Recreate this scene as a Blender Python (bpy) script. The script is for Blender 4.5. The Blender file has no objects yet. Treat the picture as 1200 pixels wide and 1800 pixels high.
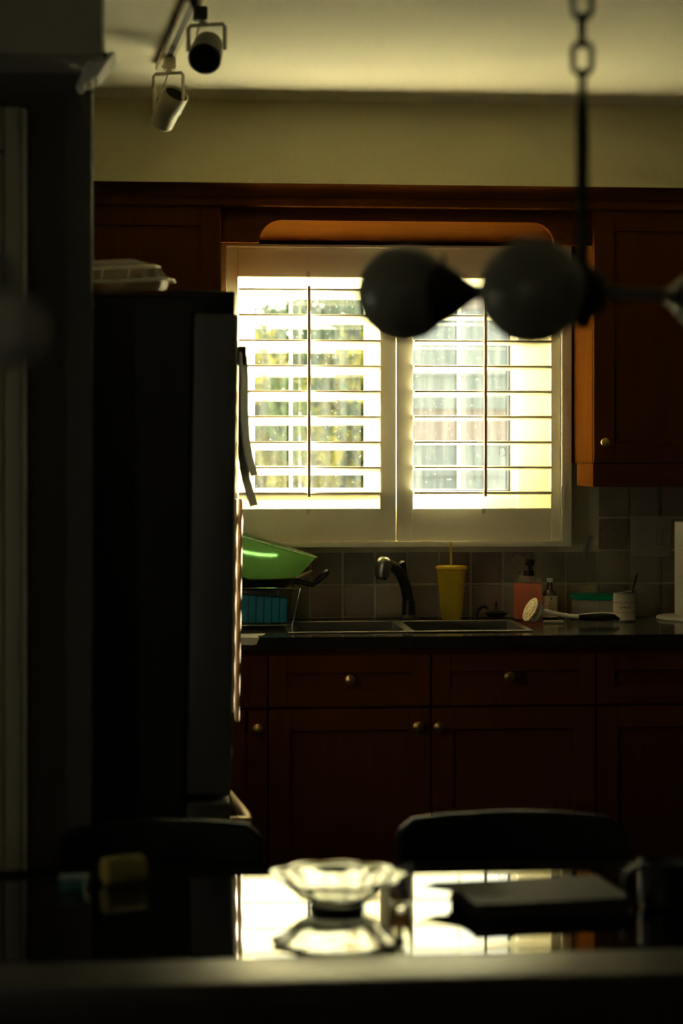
import bpy, bmesh, math, random
from mathutils import Vector, Matrix, Euler
random.seed(7)
R = math.radians
S = bpy.context.scene
COL = S.collection

# ------------------------------------------------------------------ camera
F, YH, HE, TH = 3500.0, 790.0, 1.427, R(5.0)      # focal length (px of 1800), horizon row, eye height, yaw
CS, SN = math.cos(TH), math.sin(TH)
camd = bpy.data.cameras.new('camera')
camo = bpy.data.objects.new('camera', camd)
COL.objects.link(camo)
camo.location = (0, 0, HE)
camo.rotation_euler = (R(90), 0, -TH)
camd.sensor_fit = 'VERTICAL'
camd.sensor_height = 36.0
camd.lens = 70.0
camd.shift_y = -(900 - YH) / 1800.0
camd.clip_start = 0.05
camd.dof.use_dof = True
camd.dof.focus_distance = 6.0
camd.dof.aperture_fstop = 2.9
S.camera = camo

# ------------------------------------------------------------------ sky, sun, exposure
W = bpy.data.worlds.new('sky')
S.world = W
W.use_nodes = True
W.node_tree.nodes['Background'].inputs[0].default_value = (1.0, 0.96, 0.70, 1)
W.node_tree.nodes['Background'].inputs[1].default_value = 5.0
SUN_EL, SUN_AZ = R(18), R(30)
sund = bpy.data.lights.new('sun', 'SUN')
sund.energy = 160.0
sund.angle = R(0.8)
sund.color = (1.0, 0.92, 0.70)
suno = bpy.data.objects.new('sun', sund)
COL.objects.link(suno)
suno.location = (6, 16, 8)
sdir = Vector((-math.sin(SUN_AZ) * math.cos(SUN_EL), -math.cos(SUN_AZ) * math.cos(SUN_EL), -math.sin(SUN_EL)))
suno.rotation_euler = sdir.to_track_quat('-Z', 'Y').to_euler()
S.view_settings.view_transform = 'Standard'
S.view_settings.look = 'None'
S.view_settings.gamma = 1.0
S.view_settings.use_curve_mapping = False
S.view_settings.exposure = 0.62
S.cycles.max_bounces = 14
S.cycles.diffuse_bounces = 8
S.cycles.glossy_bounces = 6
S.cycles.transmission_bounces = 12
S.cycles.transparent_max_bounces = 16

# ------------------------------------------------------------------ picture point -> room point
def cam(u, d, z): return Vector((u * CS + d * SN, -u * SN + d * CS, z))
def at_d(px, py, d): return cam((px - 600) / F * d, d, HE - (py - YH) / F * d)
def at_y(px, py, Y): return at_d(px, py, Y / (CS - (px - 600) / F * SN))
def at_z(px, py, Z): return at_d(px, py, F * (HE - Z) / (py - YH))
def at_x(px, py, X): return at_d(px, py, X / ((px - 600) / F * CS + SN))
def X_(px, Y): return at_y(px, YH, Y).x
def Z_(px, py, Y): return at_y(px, py, Y).z

# ------------------------------------------------------------------ materials
MATS = {}
def mat(name, col, rough=0.5, metal=0.0, spec=0.5, noise=0.0, nscale=8.0, stretch=(1, 1, 1), bump=0.0, bscale=60.0,
        coat=0.0, trans=0.0, ior=1.45, alpha=None, transl=0.0):
    m = bpy.data.materials.new(name)
    m.use_nodes = True
    nt = m.node_tree
    N, L = nt.nodes, nt.links
    p = N['Principled BSDF']
    p.inputs['Base Color'].default_value = (*col, 1)
    p.inputs['Roughness'].default_value = rough
    p.inputs['Metallic'].default_value = metal
    p.inputs['Specular IOR Level'].default_value = spec
    p.inputs['IOR'].default_value = ior
    p.inputs['Coat Weight'].default_value = coat
    p.inputs['Coat Roughness'].default_value = 0.08
    p.inputs['Transmission Weight'].default_value = trans
    tc = N.new('ShaderNodeTexCoord')
    mp = N.new('ShaderNodeMapping')
    mp.inputs['Scale'].default_value = stretch
    L.new(tc.outputs['Object'], mp.inputs['Vector'])
    if noise:
        nz = N.new('ShaderNodeTexNoise')
        nz.inputs['Scale'].default_value = nscale
        nz.inputs['Detail'].default_value = 6
        L.new(mp.outputs[0], nz.inputs['Vector'])
        mx = N.new('ShaderNodeMix')
        mx.data_type = 'RGBA'
        mx.inputs[6].default_value = (*[c * (1 - noise) for c in col], 1)
        mx.inputs[7].default_value = (*[min(1, c * (1 + noise)) for c in col], 1)
        L.new(nz.outputs['Fac'], mx.inputs[0])
        L.new(mx.outputs[2], p.inputs['Base Color'])
    if bump:
        nb = N.new('ShaderNodeTexNoise')
        nb.inputs['Scale'].default_value = bscale
        nb.inputs['Detail'].default_value = 4
        L.new(mp.outputs[0], nb.inputs['Vector'])
        b = N.new('ShaderNodeBump')
        b.inputs['Strength'].default_value = bump
        b.inputs['Distance'].default_value = 0.01
        L.new(nb.outputs['Fac'], b.inputs['Height'])
        L.new(b.outputs[0], p.inputs['Normal'])
    out = N['Material Output']
    if transl:
        t = N.new('ShaderNodeBsdfTranslucent')
        t.inputs[0].default_value = (*col, 1)
        ms = N.new('ShaderNodeMixShader')
        ms.inputs[0].default_value = transl
        L.new(p.outputs[0], ms.inputs[1]); L.new(t.outputs[0], ms.inputs[2])
        L.new(ms.outputs[0], out.inputs[0])
    if alpha is not None:
        t = N.new('ShaderNodeBsdfTransparent')
        ms = N.new('ShaderNodeMixShader')
        ms.inputs[0].default_value = alpha
        L.new(t.outputs[0], ms.inputs[1])
        L.new(p.outputs[0], ms.inputs[2]); L.new(ms.outputs[0], out.inputs[0])
    MATS[name] = m
    return m

M_soffit = mat('olive_paint', (0.90, 0.81, 0.47), 0.75, noise=0.04, nscale=3, bump=0.05, bscale=150)
M_ceil = mat('cream_ceiling_paint', (0.88, 0.84, 0.66), 0.8, noise=0.03, nscale=4, bump=0.06, bscale=120)
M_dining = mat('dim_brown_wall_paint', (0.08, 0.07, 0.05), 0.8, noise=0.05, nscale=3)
M_trimwhite = mat('white_gloss_trim', (0.78, 0.75, 0.66), 0.35, noise=0.03)
M_doorpaint = mat('old_door_paint', (0.30, 0.27, 0.18), 0.45, noise=0.08, nscale=5, stretch=(1, 1, 0.2))
M_floor = mat('dark_floor', (0.035, 0.022, 0.014), 0.35, noise=0.3, nscale=6, stretch=(1, 8, 1))
M_wood = mat('cherry_wood', (0.086, 0.026, 0.0036), 0.5, noise=0.22, nscale=9, stretch=(5, 5, 0.5), spec=0.0)
M_woodh = mat('cherry_wood_horizontal', (0.086, 0.026, 0.0036), 0.5, noise=0.22, nscale=9, stretch=(0.5, 5, 5), spec=0.0)
M_brass = mat('aged_brass', (0.62, 0.40, 0.15), 0.28, metal=1.0, noise=0.1)
M_shutter = mat('shutter_white', (0.84, 0.80, 0.64), 0.38, noise=0.02)
M_rod = mat('tilt_rod_white', (0.62, 0.52, 0.46), 0.4, noise=0.03)
M_vinyl = mat('window_vinyl', (0.86, 0.84, 0.76), 0.4, noise=0.02)
M_gasket = mat('dark_gasket', (0.05, 0.05, 0.07), 0.6, noise=0.05)
M_tile = [mat('slate_tile_%d' % i, c, 0.45, noise=0.28, nscale=14, bump=0.25, bscale=40) for i, c in
          enumerate([(0.28, 0.235, 0.175), (0.235, 0.20, 0.16), (0.33, 0.28, 0.19), (0.26, 0.19, 0.145)])]
M_grout = mat('pale_grout', (0.62, 0.55, 0.38), 0.85, noise=0.1, nscale=30)
M_deco = mat('carved_tile_relief', (0.32, 0.28, 0.18), 0.5, noise=0.2, nscale=25, bump=0.2)
M_counter = mat('black_granite', (0.018, 0.016, 0.014), 0.14, noise=0.5, nscale=80, spec=0.5)
M_steel = mat('brushed_steel', (0.30, 0.29, 0.27), 0.28, metal=1.0, noise=0.06, nscale=30, stretch=(0.3, 6, 6))
M_chrome = mat('chrome', (0.75, 0.73, 0.68), 0.12, metal=1.0, noise=0.02)
M_darkmetal = mat('dark_bronze', (0.035, 0.030, 0.025), 0.35, metal=0.6, noise=0.1)
M_black = mat('black_plastic', (0.012, 0.011, 0.010), 0.4, noise=0.1)
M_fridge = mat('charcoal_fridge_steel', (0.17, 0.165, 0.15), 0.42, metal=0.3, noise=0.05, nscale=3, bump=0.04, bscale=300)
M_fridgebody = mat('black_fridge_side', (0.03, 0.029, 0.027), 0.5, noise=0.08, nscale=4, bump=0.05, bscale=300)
M_handle = mat('fridge_handle_steel', (0.22, 0.145, 0.075), 0.48, metal=1.0, noise=0.05)
M_paper = mat('white_paper', (0.75, 0.73, 0.66), 0.7, noise=0.04, transl=0.25)
M_darkpaper = mat('dark_silhouette_paper', (0.030, 0.026, 0.028), 0.8, noise=0.2, nscale=12)  # backlit shade on the door papers is put into this near black
M_green = mat('green_plastic', (0.24, 0.38, 0.19), 0.3, noise=0.05, nscale=4, transl=0.65)
M_blue = mat('blue_plastic', (0.015, 0.30, 0.46), 0.4, noise=0.06, nscale=10, transl=0.3)
M_yellow = mat('yellow_plastic', (0.72, 0.55, 0.02), 0.4, noise=0.04, nscale=4, transl=0.35)
M_straw = mat('yellow_straw_plastic', (0.80, 0.68, 0.05), 0.35, noise=0.03, transl=0.3)
M_soap = mat('coral_soap', (0.88, 0.27, 0.10), 0.25, noise=0.06, nscale=5, transl=0.55)
M_amber = mat('amber_glass', (0.05, 0.022, 0.008), 0.1, noise=0.1, coat=0.4)
M_label = mat('cream_label', (0.72, 0.60, 0.34), 0.6, noise=0.06)
M_ink = mat('brown_ink', (0.16, 0.10, 0.05), 0.7, noise=0.05)
M_lid = mat('green_lid_plastic', (0.0, 0.38, 0.20), 0.35, noise=0.05, transl=0.3)
M_bristle = mat('cream_bristles', (0.72, 0.60, 0.40), 0.8, noise=0.15, nscale=60, bump=0.25, bscale=200)
M_whiteplastic = mat('white_plastic', (0.74, 0.70, 0.60), 0.4, noise=0.03)
M_towel = mat('paper_towel', (0.80, 0.78, 0.66), 0.9, noise=0.04, bump=0.3, bscale=120, transl=0.1)
M_plate = mat('ivory_switch_plastic', (0.40, 0.36, 0.28), 0.4, noise=0.04)
M_canlabel = mat('can_label', (0.58, 0.52, 0.40), 0.5, noise=0.12, nscale=14)
M_globe = mat('smoked_opal_glass', (0.21, 0.20, 0.15), 0.32, noise=0.05, nscale=3, spec=0.5)
M_track = mat('cream_track_enamel', (0.66, 0.60, 0.44), 0.4, noise=0.03)
M_bulb = mat('dark_lamp_inside', (0.02, 0.018, 0.015), 0.3, noise=0.05)
M_tablewood = mat('dark_table_wood', (0.06, 0.048, 0.036), 0.34, noise=0.3, nscale=6, stretch=(0.6, 8, 8), spec=0.9)
M_tableglass = mat('black_lacquer_top', (0.010, 0.009, 0.007), 0.035, noise=0.3, nscale=5, spec=0.75)
M_leather = mat('black_leather', (0.009, 0.008, 0.007), 0.5, spec=0.25, noise=0.2, nscale=20, bump=0.15, bscale=120)
M_glass = mat('clear_glass', (0.97, 0.98, 0.94), 0.02, trans=1.0, ior=1.45)
M_clear = mat('clear_plastic', (0.85, 0.84, 0.76), 0.12, noise=0.03, alpha=0.30, spec=0.9)
M_thin = mat('thin_clear_glass', (0.85, 0.84, 0.76), 0.08, noise=0.03, alpha=0.12, spec=0.8)
M_edge = mat('plastic_edge_highlight', (0.9, 0.88, 0.78), 0.2, noise=0.03, transl=0.5)  # pale colour stands in for light caught on the clear clamshell edges
M_board = [mat('neighbour_siding_%d' % i, c, 0.7, noise=0.1, nscale=4) for i, c in
           enumerate([(0.046, 0.060, 0.082), (0.074, 0.056, 0.066), (0.042, 0.056, 0.082)])]
M_leaf = [mat('leaf_%d' % i, c, 0.6, noise=0.3, nscale=3, spec=0.1) for i, c in
          enumerate([(0.016, 0.040, 0.012), (0.115, 0.105, 0.008), (0.035, 0.06, 0.012)])]
M_bark = mat('bark', (0.08, 0.06, 0.04), 0.9, noise=0.3)
M_fence = mat('weathered_fence', (0.12, 0.11, 0.105), 0.8, noise=0.15, nscale=8, stretch=(1, 1, .2))
M_lawn = mat('lawn', (0.13, 0.17, 0.06), 0.9, noise=0.3, nscale=2)
M_jar = mat('amber_jar_plastic', (0.30, 0.24, 0.07), 0.25, noise=0.1)
M_teal = mat('teal_box', (0.04, 0.17, 0.14), 0.5, noise=0.1)
M_mug = mat('black_mug_glaze', (0.015, 0.014, 0.013), 0.45, noise=0.1)
M_note = mat('dark_plum_cover', (0.020, 0.013, 0.016), 0.6, noise=0.15, spec=0.25)
M_pages = mat('dark_page_edges', (0.06, 0.05, 0.045), 0.7, noise=0.2)

# dusty window pane: mostly clear, a film of sunlit dirt in vertical streaks, a faint mirror
def pane_material():
    m = bpy.data.materials.new('dusty_window_glass')
    m.use_nodes = True
    nt = m.node_tree; N, L = nt.nodes, nt.links
    N.remove(N['Principled BSDF'])
    tr = N.new('ShaderNodeBsdfTransparent'); tr.inputs[0].default_value = (0.93, 0.95, 0.92, 1)
    tl = N.new('ShaderNodeBsdfTranslucent'); tl.inputs[0].default_value = (0.80, 0.85, 0.78, 1)
    gl = N.new('ShaderNodeBsdfGlossy'); gl.inputs['Roughness'].default_value = 0.02
    tc = N.new('ShaderNodeTexCoord'); mp = N.new('ShaderNodeMapping'); mp.inputs['Scale'].default_value = (30, 1, 2.5)
    L.new(tc.outputs['Object'], mp.inputs[0])
    nz = N.new('ShaderNodeTexNoise'); nz.inputs['Scale'].default_value = 1.2; nz.inputs['Detail'].default_value = 5
    L.new(mp.outputs[0], nz.inputs['Vector'])
    sp = N.new('ShaderNodeTexNoise'); sp.inputs['Scale'].default_value = 120; sp.inputs['Detail'].default_value = 2
    L.new(tc.outputs['Object'], sp.inputs['Vector'])
    r1 = N.new('ShaderNodeMapRange'); r1.inputs[1].default_value = .35; r1.inputs[2].default_value = .75
    r1.inputs[3].default_value = 0.0012; r1.inputs[4].default_value = 0.0070
    L.new(nz.outputs['Fac'], r1.inputs[0])
    r2 = N.new('ShaderNodeMapRange'); r2.inputs[1].default_value = .68; r2.inputs[2].default_value = .76
    r2.inputs[3].default_value = 0.0; r2.inputs[4].default_value = 0.03
    L.new(sp.outputs['Fac'], r2.inputs[0])
    ad = N.new('ShaderNodeMath'); ad.operation = 'ADD'
    L.new(r1.outputs[0], ad.inputs[0]); L.new(r2.outputs[0], ad.inputs[1])
    m1 = N.new('ShaderNodeMixShader'); L.new(ad.outputs[0], m1.inputs[0]); L.new(tr.outputs[0], m1.inputs[1]); L.new(tl.outputs[0], m1.inputs[2])
    m2 = N.new('ShaderNodeMixShader'); m2.inputs[0].default_value = 0.04
    L.new(m1.outputs[0], m2.inputs[1]); L.new(gl.outputs[0], m2.inputs[2])
    L.new(m2.outputs[0], N['Material Output'].inputs[0])
    return m
M_pane = pane_material()

# ------------------------------------------------------------------ mesh helpers
class MB:
    """collects shapes in room coordinates; build() links them as one mesh object"""
    def __init__(s): s.bm = bmesh.new()
    def box(s, x0, x1, y0, y1, z0, z1, bev=0.0, seg=2):
        bm = bmesh.new()
        bmesh.ops.create_cube(bm, size=1)
        for v in bm.verts:
            v.co = Vector(((x0 + x1) / 2 + v.co.x * (x1 - x0), (y0 + y1) / 2 + v.co.y * (y1 - y0), (z0 + z1) / 2 + v.co.z * (z1 - z0)))
        if bev:
            bmesh.ops.bevel(bm, geom=bm.edges[:], offset=bev, segments=seg, affect='EDGES', profile=0.6)
        return s._merge(bm)
    def _merge(s, bm, mtx=None):
        if mtx is not None: bm.transform(mtx)
        me = bpy.data.meshes.new('tmp'); bm.to_mesh(me); bm.free()
        s.bm.from_mesh(me); bpy.data.meshes.remove(me)
        return s
    def prism(s, pts, axis, a, b, bev=0.0):
        """pts: 2-D outline; axis 'x','y','z' = extrusion axis from a to b"""
        bm = bmesh.new()
        def co(p, t):
            return {'x': (t, p[0], p[1]), 'y': (p[0], t, p[1]), 'z': (p[0], p[1], t)}[axis]
        A = [bm.verts.new(co(p, a)) for p in pts]; B = [bm.verts.new(co(p, b)) for p in pts]
        n = len(pts)
        bm.faces.new(A); bm.faces.new(B[::-1])
        for i in range(n): bm.faces.new((A[i], B[i], B[(i + 1) % n], A[(i + 1) % n]))
        bmesh.ops.recalc_face_normals(bm, faces=bm.faces[:])
        if bev: bmesh.ops.bevel(bm, geom=bm.edges[:], offset=bev, segments=2, affect='EDGES')
        return s._merge(bm)
    def lathe(s, prof, c=(0, 0, 0), n=28, mtx=None):
        """prof: (radius, height) pairs turned about z, placed at c (mtx applied before)"""
        bm = bmesh.new(); rings = []
        for r, z in prof:
            if r < 1e-5: rings.append([bm.verts.new((0, 0, z))])
            else: rings.append([bm.verts.new((r * math.cos(2 * math.pi * i / n), r * math.sin(2 * math.pi * i / n), z)) for i in range(n)])
        for A, B in zip(rings, rings[1:]):
            for i in range(n):
                j = (i + 1) % n
                if len(A) == 1 and len(B) == 1: continue
                if len(A) == 1: bm.faces.new((A[0], B[j], B[i]))
                elif len(B) == 1: bm.faces.new((A[i], A[j], B[0]))
                else: bm.faces.new((A[i], A[j], B[j], B[i]))
        bmesh.ops.recalc_face_normals(bm, faces=bm.faces[:])
        m = Matrix.Translation(Vector(c))
        if mtx is not None: m = m @ mtx
        return s._merge(bm, m)
    def tube(s, pts, r, n=10, closed=False, flat=1.0):
        """round bar along pts; r a number or one per point"""
        pts = [Vector(p) for p in pts]; k = len(pts)
        rs = r if isinstance(r, (list, tuple)) else [r] * k
        bm = bmesh.new(); rings = []; up = None
        for i, p in enumerate(pts):
            a = pts[(i - 1) % k] if (closed or i > 0) else p
            b = pts[(i + 1) % k] if (closed or i < k - 1) else p
            t = (b - a).normalized()
            if up is None: up = t.orthogonal().normalized()
            up = (up - t * up.dot(t)).normalized()
            w = t.cross(up)
            rings.append([bm.verts.new(p + (up * math.cos(2 * math.pi * j / n) + w * flat * math.sin(2 * math.pi * j / n)) * rs[i]) for j in range(n)])
        prs = list(zip(rings, rings[1:])) + ([(rings[-1], rings[0])] if closed else [])
        for A, B in prs:
            for j in range(n): bm.faces.new((A[j], A[(j + 1) % n], B[(j + 1) % n], B[j]))
        if not closed: bm.faces.new(rings[0][::-1]); bm.faces.new(rings[-1])
        bmesh.ops.recalc_face_normals(bm, faces=bm.faces[:])
        return s._merge(bm)
    def build(s, name, m, parent=None, smooth=True):
        me = bpy.data.meshes.new(name)
        if parent is not None: s.bm.transform(Matrix.Translation(-origin(parent)))
        s.bm.to_mesh(me); s.bm.free()
        me.materials.append(m)
        if smooth:
            for p in me.polygons: p.use_smooth = True
            me.set_sharp_from_angle(angle=R(35))
        o = bpy.data.objects.new(name, me)
        COL.objects.link(o)
        if parent is not None: o.parent = parent
        return o
def origin(o):
    v = Vector(o.location)
    while o.parent is not None: o = o.parent; v += Vector(o.location)
    return v
def empty(name, loc):
    o = bpy.data.objects.new(name, None); o.empty_display_size = 0.1
    COL.objects.link(o); o.location = loc
    return o
def tag(o, label, cat, group=None, kind=None):
    o['label'] = label; o['category'] = cat
    if group: o['group'] = group
    if kind: o['kind'] = kind
    return o
def thing(name, loc, label, cat, group=None): return tag(empty(name, loc), label, cat, group)
def struct(o, label=None):
    o['kind'] = 'structure'
    if label: o['label'] = label
    return o
def part(name, m, parent, fn, *a, **k):
    mb = MB(); getattr(mb, fn)(*a, **k)
    return mb.build(name, m, parent)
def arc(c, r, a0, a1, n=10): return [(c[0] + r * math.cos(a0 + (a1 - a0) * i / n), c[1] + r * math.sin(a0 + (a1 - a0) * i / n)) for i in range(n + 1)]
def shaker(mb, x0, x1, z0, z1, y, th=0.02, fr=0.06, rec=0.009):
    """frame-and-panel front facing -y whose front plane is y"""
    mb.box(x0, x0 + fr, y, y + th, z0, z1, .0015, 1); mb.box(x1 - fr, x1, y, y + th, z0, z1, .0015, 1)
    mb.box(x0 + fr, x1 - fr, y, y + th, z1 - fr, z1, .0015, 1); mb.box(x0 + fr, x1 - fr, y, y + th, z0, z0 + fr, .0015, 1)
    mb.box(x0 + fr - .003, x1 - fr + .003, y + rec, y + th - .001, z0 + fr - .003, z1 - fr + .003)

# ------------------------------------------------------------------ room shell
YW = 6.107                    # kitchen back wall
CEIL = 2.438
XL, XR = -0.62, 2.75          # kitchen side walls
DXL, DXR = -1.9, 2.75         # dining room side walls
YB = -1.6
ox0, ox1, oz0, oz1 = 0.20, 1.205, 1.17, 2.02        # window opening
m = MB()
for a in ((XL, ox0, YW, YW + .22, 0, 2.6), (ox1, XR, YW, YW + .22, 0, 2.6), (ox0, ox1, YW, YW + .22, 0, oz0), (ox0, ox1, YW, YW + .22, oz1, 2.6)):
    m.box(*a)
wall_back = struct(m.build('wall_back', M_grout, None, False), 'tiled kitchen wall around the shuttered window')
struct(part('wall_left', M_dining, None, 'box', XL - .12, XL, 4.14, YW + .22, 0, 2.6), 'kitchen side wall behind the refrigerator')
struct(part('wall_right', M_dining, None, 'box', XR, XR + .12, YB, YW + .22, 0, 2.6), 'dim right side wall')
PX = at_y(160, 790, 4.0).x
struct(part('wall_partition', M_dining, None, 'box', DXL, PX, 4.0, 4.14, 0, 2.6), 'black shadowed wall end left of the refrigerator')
m = MB()
wy0, wy1, wz0, wz1 = 3.0, 3.22, .95, 1.55            # narrow gap of a curtained side window
for a in ((YB, wy0, 0, 2.6), (wy1, 4.14, 0, 2.6), (wy0, wy1, 0, wz0), (wy0, wy1, wz1, 2.6)):
    m.box(DXL - .12, DXL, *a)
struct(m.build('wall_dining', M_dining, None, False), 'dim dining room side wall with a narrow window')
m = MB()                       # wall behind the camera with a small uncurtained window
bx0, bx1, bz0, bz1 = -1.55, -1.2, 1.25, 1.80
for a in ((DXL, bx0, YB - .12, YB, 0, 2.6), (bx1, DXR, YB - .12, YB, 0, 2.6), (bx0, bx1, YB - .12, YB, 0, bz0), (bx0, bx1, YB - .12, YB, bz1, 2.6)):
    m.box(*a)
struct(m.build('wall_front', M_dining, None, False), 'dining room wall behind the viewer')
struct(part('floor', M_floor, None, 'box', DXL - .2, XR + .2, YB - .2, YW + .25, -.05, 0), 'dark floor')
struct(part('ceiling', M_ceil, None, 'box', DXL - .2, XR + .2, YB - .2, YW + .25, CEIL, CEIL + .08), 'cream ceiling lit from the window')
struct(part('wall_soffit', M_soffit, None, 'box', XL, XR, 5.765, YW, 2.17, CEIL), 'olive painted soffit above the cabinets')
HX = at_y(178, 50, 3.8).x
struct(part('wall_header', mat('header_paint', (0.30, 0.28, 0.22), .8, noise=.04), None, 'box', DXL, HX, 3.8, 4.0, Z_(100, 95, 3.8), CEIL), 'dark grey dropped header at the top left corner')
# white moulding return under the header
m = MB()
for k, (xa, xb) in enumerate(((134, 147), (149, 160), (162, 172))):
    sl = 12
    p = [at_y(xa + 26 + k * 3, 97 + 6 - k * 3, 3.90), at_y(xb + 26 + k * 3, 97, 3.90), at_y(xb, 158 - k * 9, 3.90), at_y(xa, 160 - k * 9, 3.90)]
    m.prism([(q.x, q.z) for q in p], 'y', 3.86, 3.93 + .02 * k, .002)
struct(m.build('trim_1', M_trimwhite, None), 'white moulding return under the dark header')

# door with casing in the partition, cut by the left picture edge
d1 = struct(empty('door_1', (at_y(-60, 790, 3.98).x, 3.98, 0)), 'dim painted door and casing at the left edge')
cx0, cx1 = at_y(8, 790, 3.95).x, at_y(38, 790, 3.95).x
ztop = Z_(30, 187, 3.95)
part('casing', M_doorpaint, d1, 'box', cx0, cx1, 3.955, 4.0, 0, ztop, .004)
part('casing_highlight', M_trimwhite, d1, 'box', cx1, cx1 + .008, 3.965, 4.0, 0, ztop - .0, .003)  # white strip stands in for the thin highlight down the casing edge
part('door_slab', M_doorpaint, d1, 'box', cx0 - .82, cx0 - .004, 3.97, 3.999, 0.005, ztop - .09, .003)
part('head_casing', M_doorpaint, d1, 'box', cx0 - .9, cx0 - .001, 3.955, 4.0, ztop - .085, ztop, .004)

# ------------------------------------------------------------------ backsplash tiles (each a piece of the back wall)
TP, TZ, TX0, TZ0 = 0.0995, 0.102, 0.6365, 0.9085
def tile_mesh(w, h, d=.009):
    mb = MB(); mb.box(-w / 2, w / 2, -d, 0, -h / 2, h / 2, .003, 2)
    return mb
tm = None; ntile = 0
decos = {(4, 1): 1, (7, 2): 1}
for i in range(-7, 20):
    for j in range(0, 5):
        cx, cz = TX0 + (i + .5) * TP, TZ0 + (j + .5) * TZ
        if j >= 2 and not cx > 1.29: continue
        if j == 4: continue
        if cx < XL + .05 or cx > XR - .06: continue
        if tm is None:
            o = tile_mesh(TP - .007, TZ - .007).build('tile', M_tile[0], wall_back); tm = o.data
        else:
            o = bpy.data.objects.new('tile', tm); COL.objects.link(o); o.parent = wall_back
        o.location = (cx, YW + random.uniform(-.0015, .001), cz)
        o.material_slots[0].link = 'OBJECT'; o.material_slots[0].material = random.choice(M_tile)
        if (i, j) in decos:
            mb = MB(); rr = .040
            for q in range(4):
                a0, a1 = math.pi / 2 * q, math.pi / 2 * (q + 1)
                mb.tube([(rr * math.cos(a0), -.010, rr * math.sin(a0)), (rr * math.cos(a1), -.010, rr * math.sin(a1))], .0028, 6)
            for q in (-.5, 0, .5):
                for sgn in (1, -1):
                    c = Vector((q * rr * .70, -.0095, q * rr * .70 * -sgn)); t = Vector((.707, 0, .707 * sgn)) * rr * .66
                    mb.tube([c - t, c + t], .0018, 5)
            r = mb.build('relief', M_deco, None); r.parent = o

# ------------------------------------------------------------------ window, glazing
GY = 6.235
w1 = struct(empty('window_1', (0.7, GY, oz0)), 'white vinyl sliding window behind the shutters')
def gx(px): return X_(px, GY)
def gz(py): return Z_(660, py, GY)
m = MB()
m.box(ox0, gx(436), GY - .03, GY + .05, oz0, oz1); m.box(gx(905), ox1, GY - .05, GY + .05, oz0, oz1, .004)
m.box(ox0, ox1, GY - .035, GY + .05, gz(500), oz1, .004); m.box(ox0, ox1, GY - .04, GY + .05, oz0, gz(873), .004)
m.build('window_frame', M_vinyl, w1)
sl = MB()
for a in ((gx(436), gx(447)), (gx(640), gx(690))): sl.box(a[0], a[1], GY - .02, GY + .02, gz(873), gz(500), .003)
sl.box(gx(447), gx(640), GY - .02, GY + .02, gz(872), gz(858), .003); sl.box(gx(447), gx(640), GY - .02, GY + .02, gz(507), gz(500), .003)
s1 = sl.build('sash', M_vinyl, w1)
part('pane', M_pane, s1, 'box', gx(447), gx(640), GY - .002, GY + .002, gz(858), gz(507))
part('muntin', M_vinyl, s1, 'box', gx(508), gx(514), GY + .004, GY + .014, gz(858), gz(507))
sl = MB()
for a in ((gx(690), gx(712)), (gx(895), gx(905))): sl.box(a[0], a[1], GY - .01, GY + .03, gz(873), gz(500), .003)
sl.box(gx(712), gx(895), GY - .01, GY + .03, gz(873), gz(864), .003); sl.box(gx(712), gx(895), GY - .01, GY + .03, gz(505), gz(500), .003)
s2 = sl.build('sash', M_vinyl, w1)
part('pane', M_pane, s2, 'box', gx(712), gx(895), GY + .006, GY + .010, gz(864), gz(505))
part('muntin', M_vinyl, s2, 'box', gx(805), gx(811), GY + .014, GY + .024, gz(864), gz(505))
m = MB(); m.box(gx(892), gx(895), GY - .012, GY + .004, gz(864), gz(505)); m.box(gx(700), gx(895), GY - .012, GY + .004, gz(864), gz(861.5))
m.build('gasket', M_gasket, s2)
m = MB()
c = (gx(880), gz(794)); pts = [(c[0] - .006, c[1] - .013), (c[0] - .006, c[1] + .013), (c[0] + .01, c[1] + .013), (c[0] + .018, c[1]), (c[0] + .012, c[1] - .013)]
m.tube([(p[0], GY + .003, p[1]) for p in pts], .0016, 6, closed=True)
m.build('sticker_outline', M_gasket, s2)
m = MB(); m.tube([(gx(655), GY - .024, gz(722)), (gx(656), GY - .026, gz(735)), (gx(660), GY - .026, gz(748)), (gx(662), GY - .024, gz(766))], .003, 6)
m.build('latch', M_whiteplastic, s1)

# ------------------------------------------------------------------ shutters
SY0, SY1 = 6.055, 6.085          # panel thickness
fx0, fx1 = X_(388, 6.04), X_(1004, 6.04)
fz0, fz1 = Z_(690, 962, 6.04), Z_(690, 431, 6.04)
fr = thing('window_surround', ((fx0 + fx1) / 2, YW, fz0), 'white shutter frame around the kitchen window', 'window frame')
ix0, ix1, iz0, iz1 = X_(398, 6.04), X_(987, 6.04), Z_(690, 952, 6.04), Z_(690, 436, 6.04)
part('jamb', M_shutter, fr, 'box', fx0, ix0, 6.035, YW - .0005, fz0, fz1, .003)
part('jamb', M_shutter, fr, 'box', ix1, fx1, 6.035, YW - .0005, fz0, fz1, .003)
part('head', M_shutter, fr, 'box', ix0, ix1, 6.035, YW - .0005, iz1, fz1, .003)
part('sill', M_shutter, fr, 'box', ix0, ix1, 6.035, YW - .0005, fz0, iz0, .003)
for z in (Z_(990, 875, 6.04), Z_(990, 500, 6.04)):
    part('hinge', M_shutter, fr, 'box', ix1 - .004, ix1 + .008, 6.028, 6.0355, z - .035, z + .035, .001)
SLZ = [Z_(543, 509 + 44.7 * k, 6.03) for k in range(9)]
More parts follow.
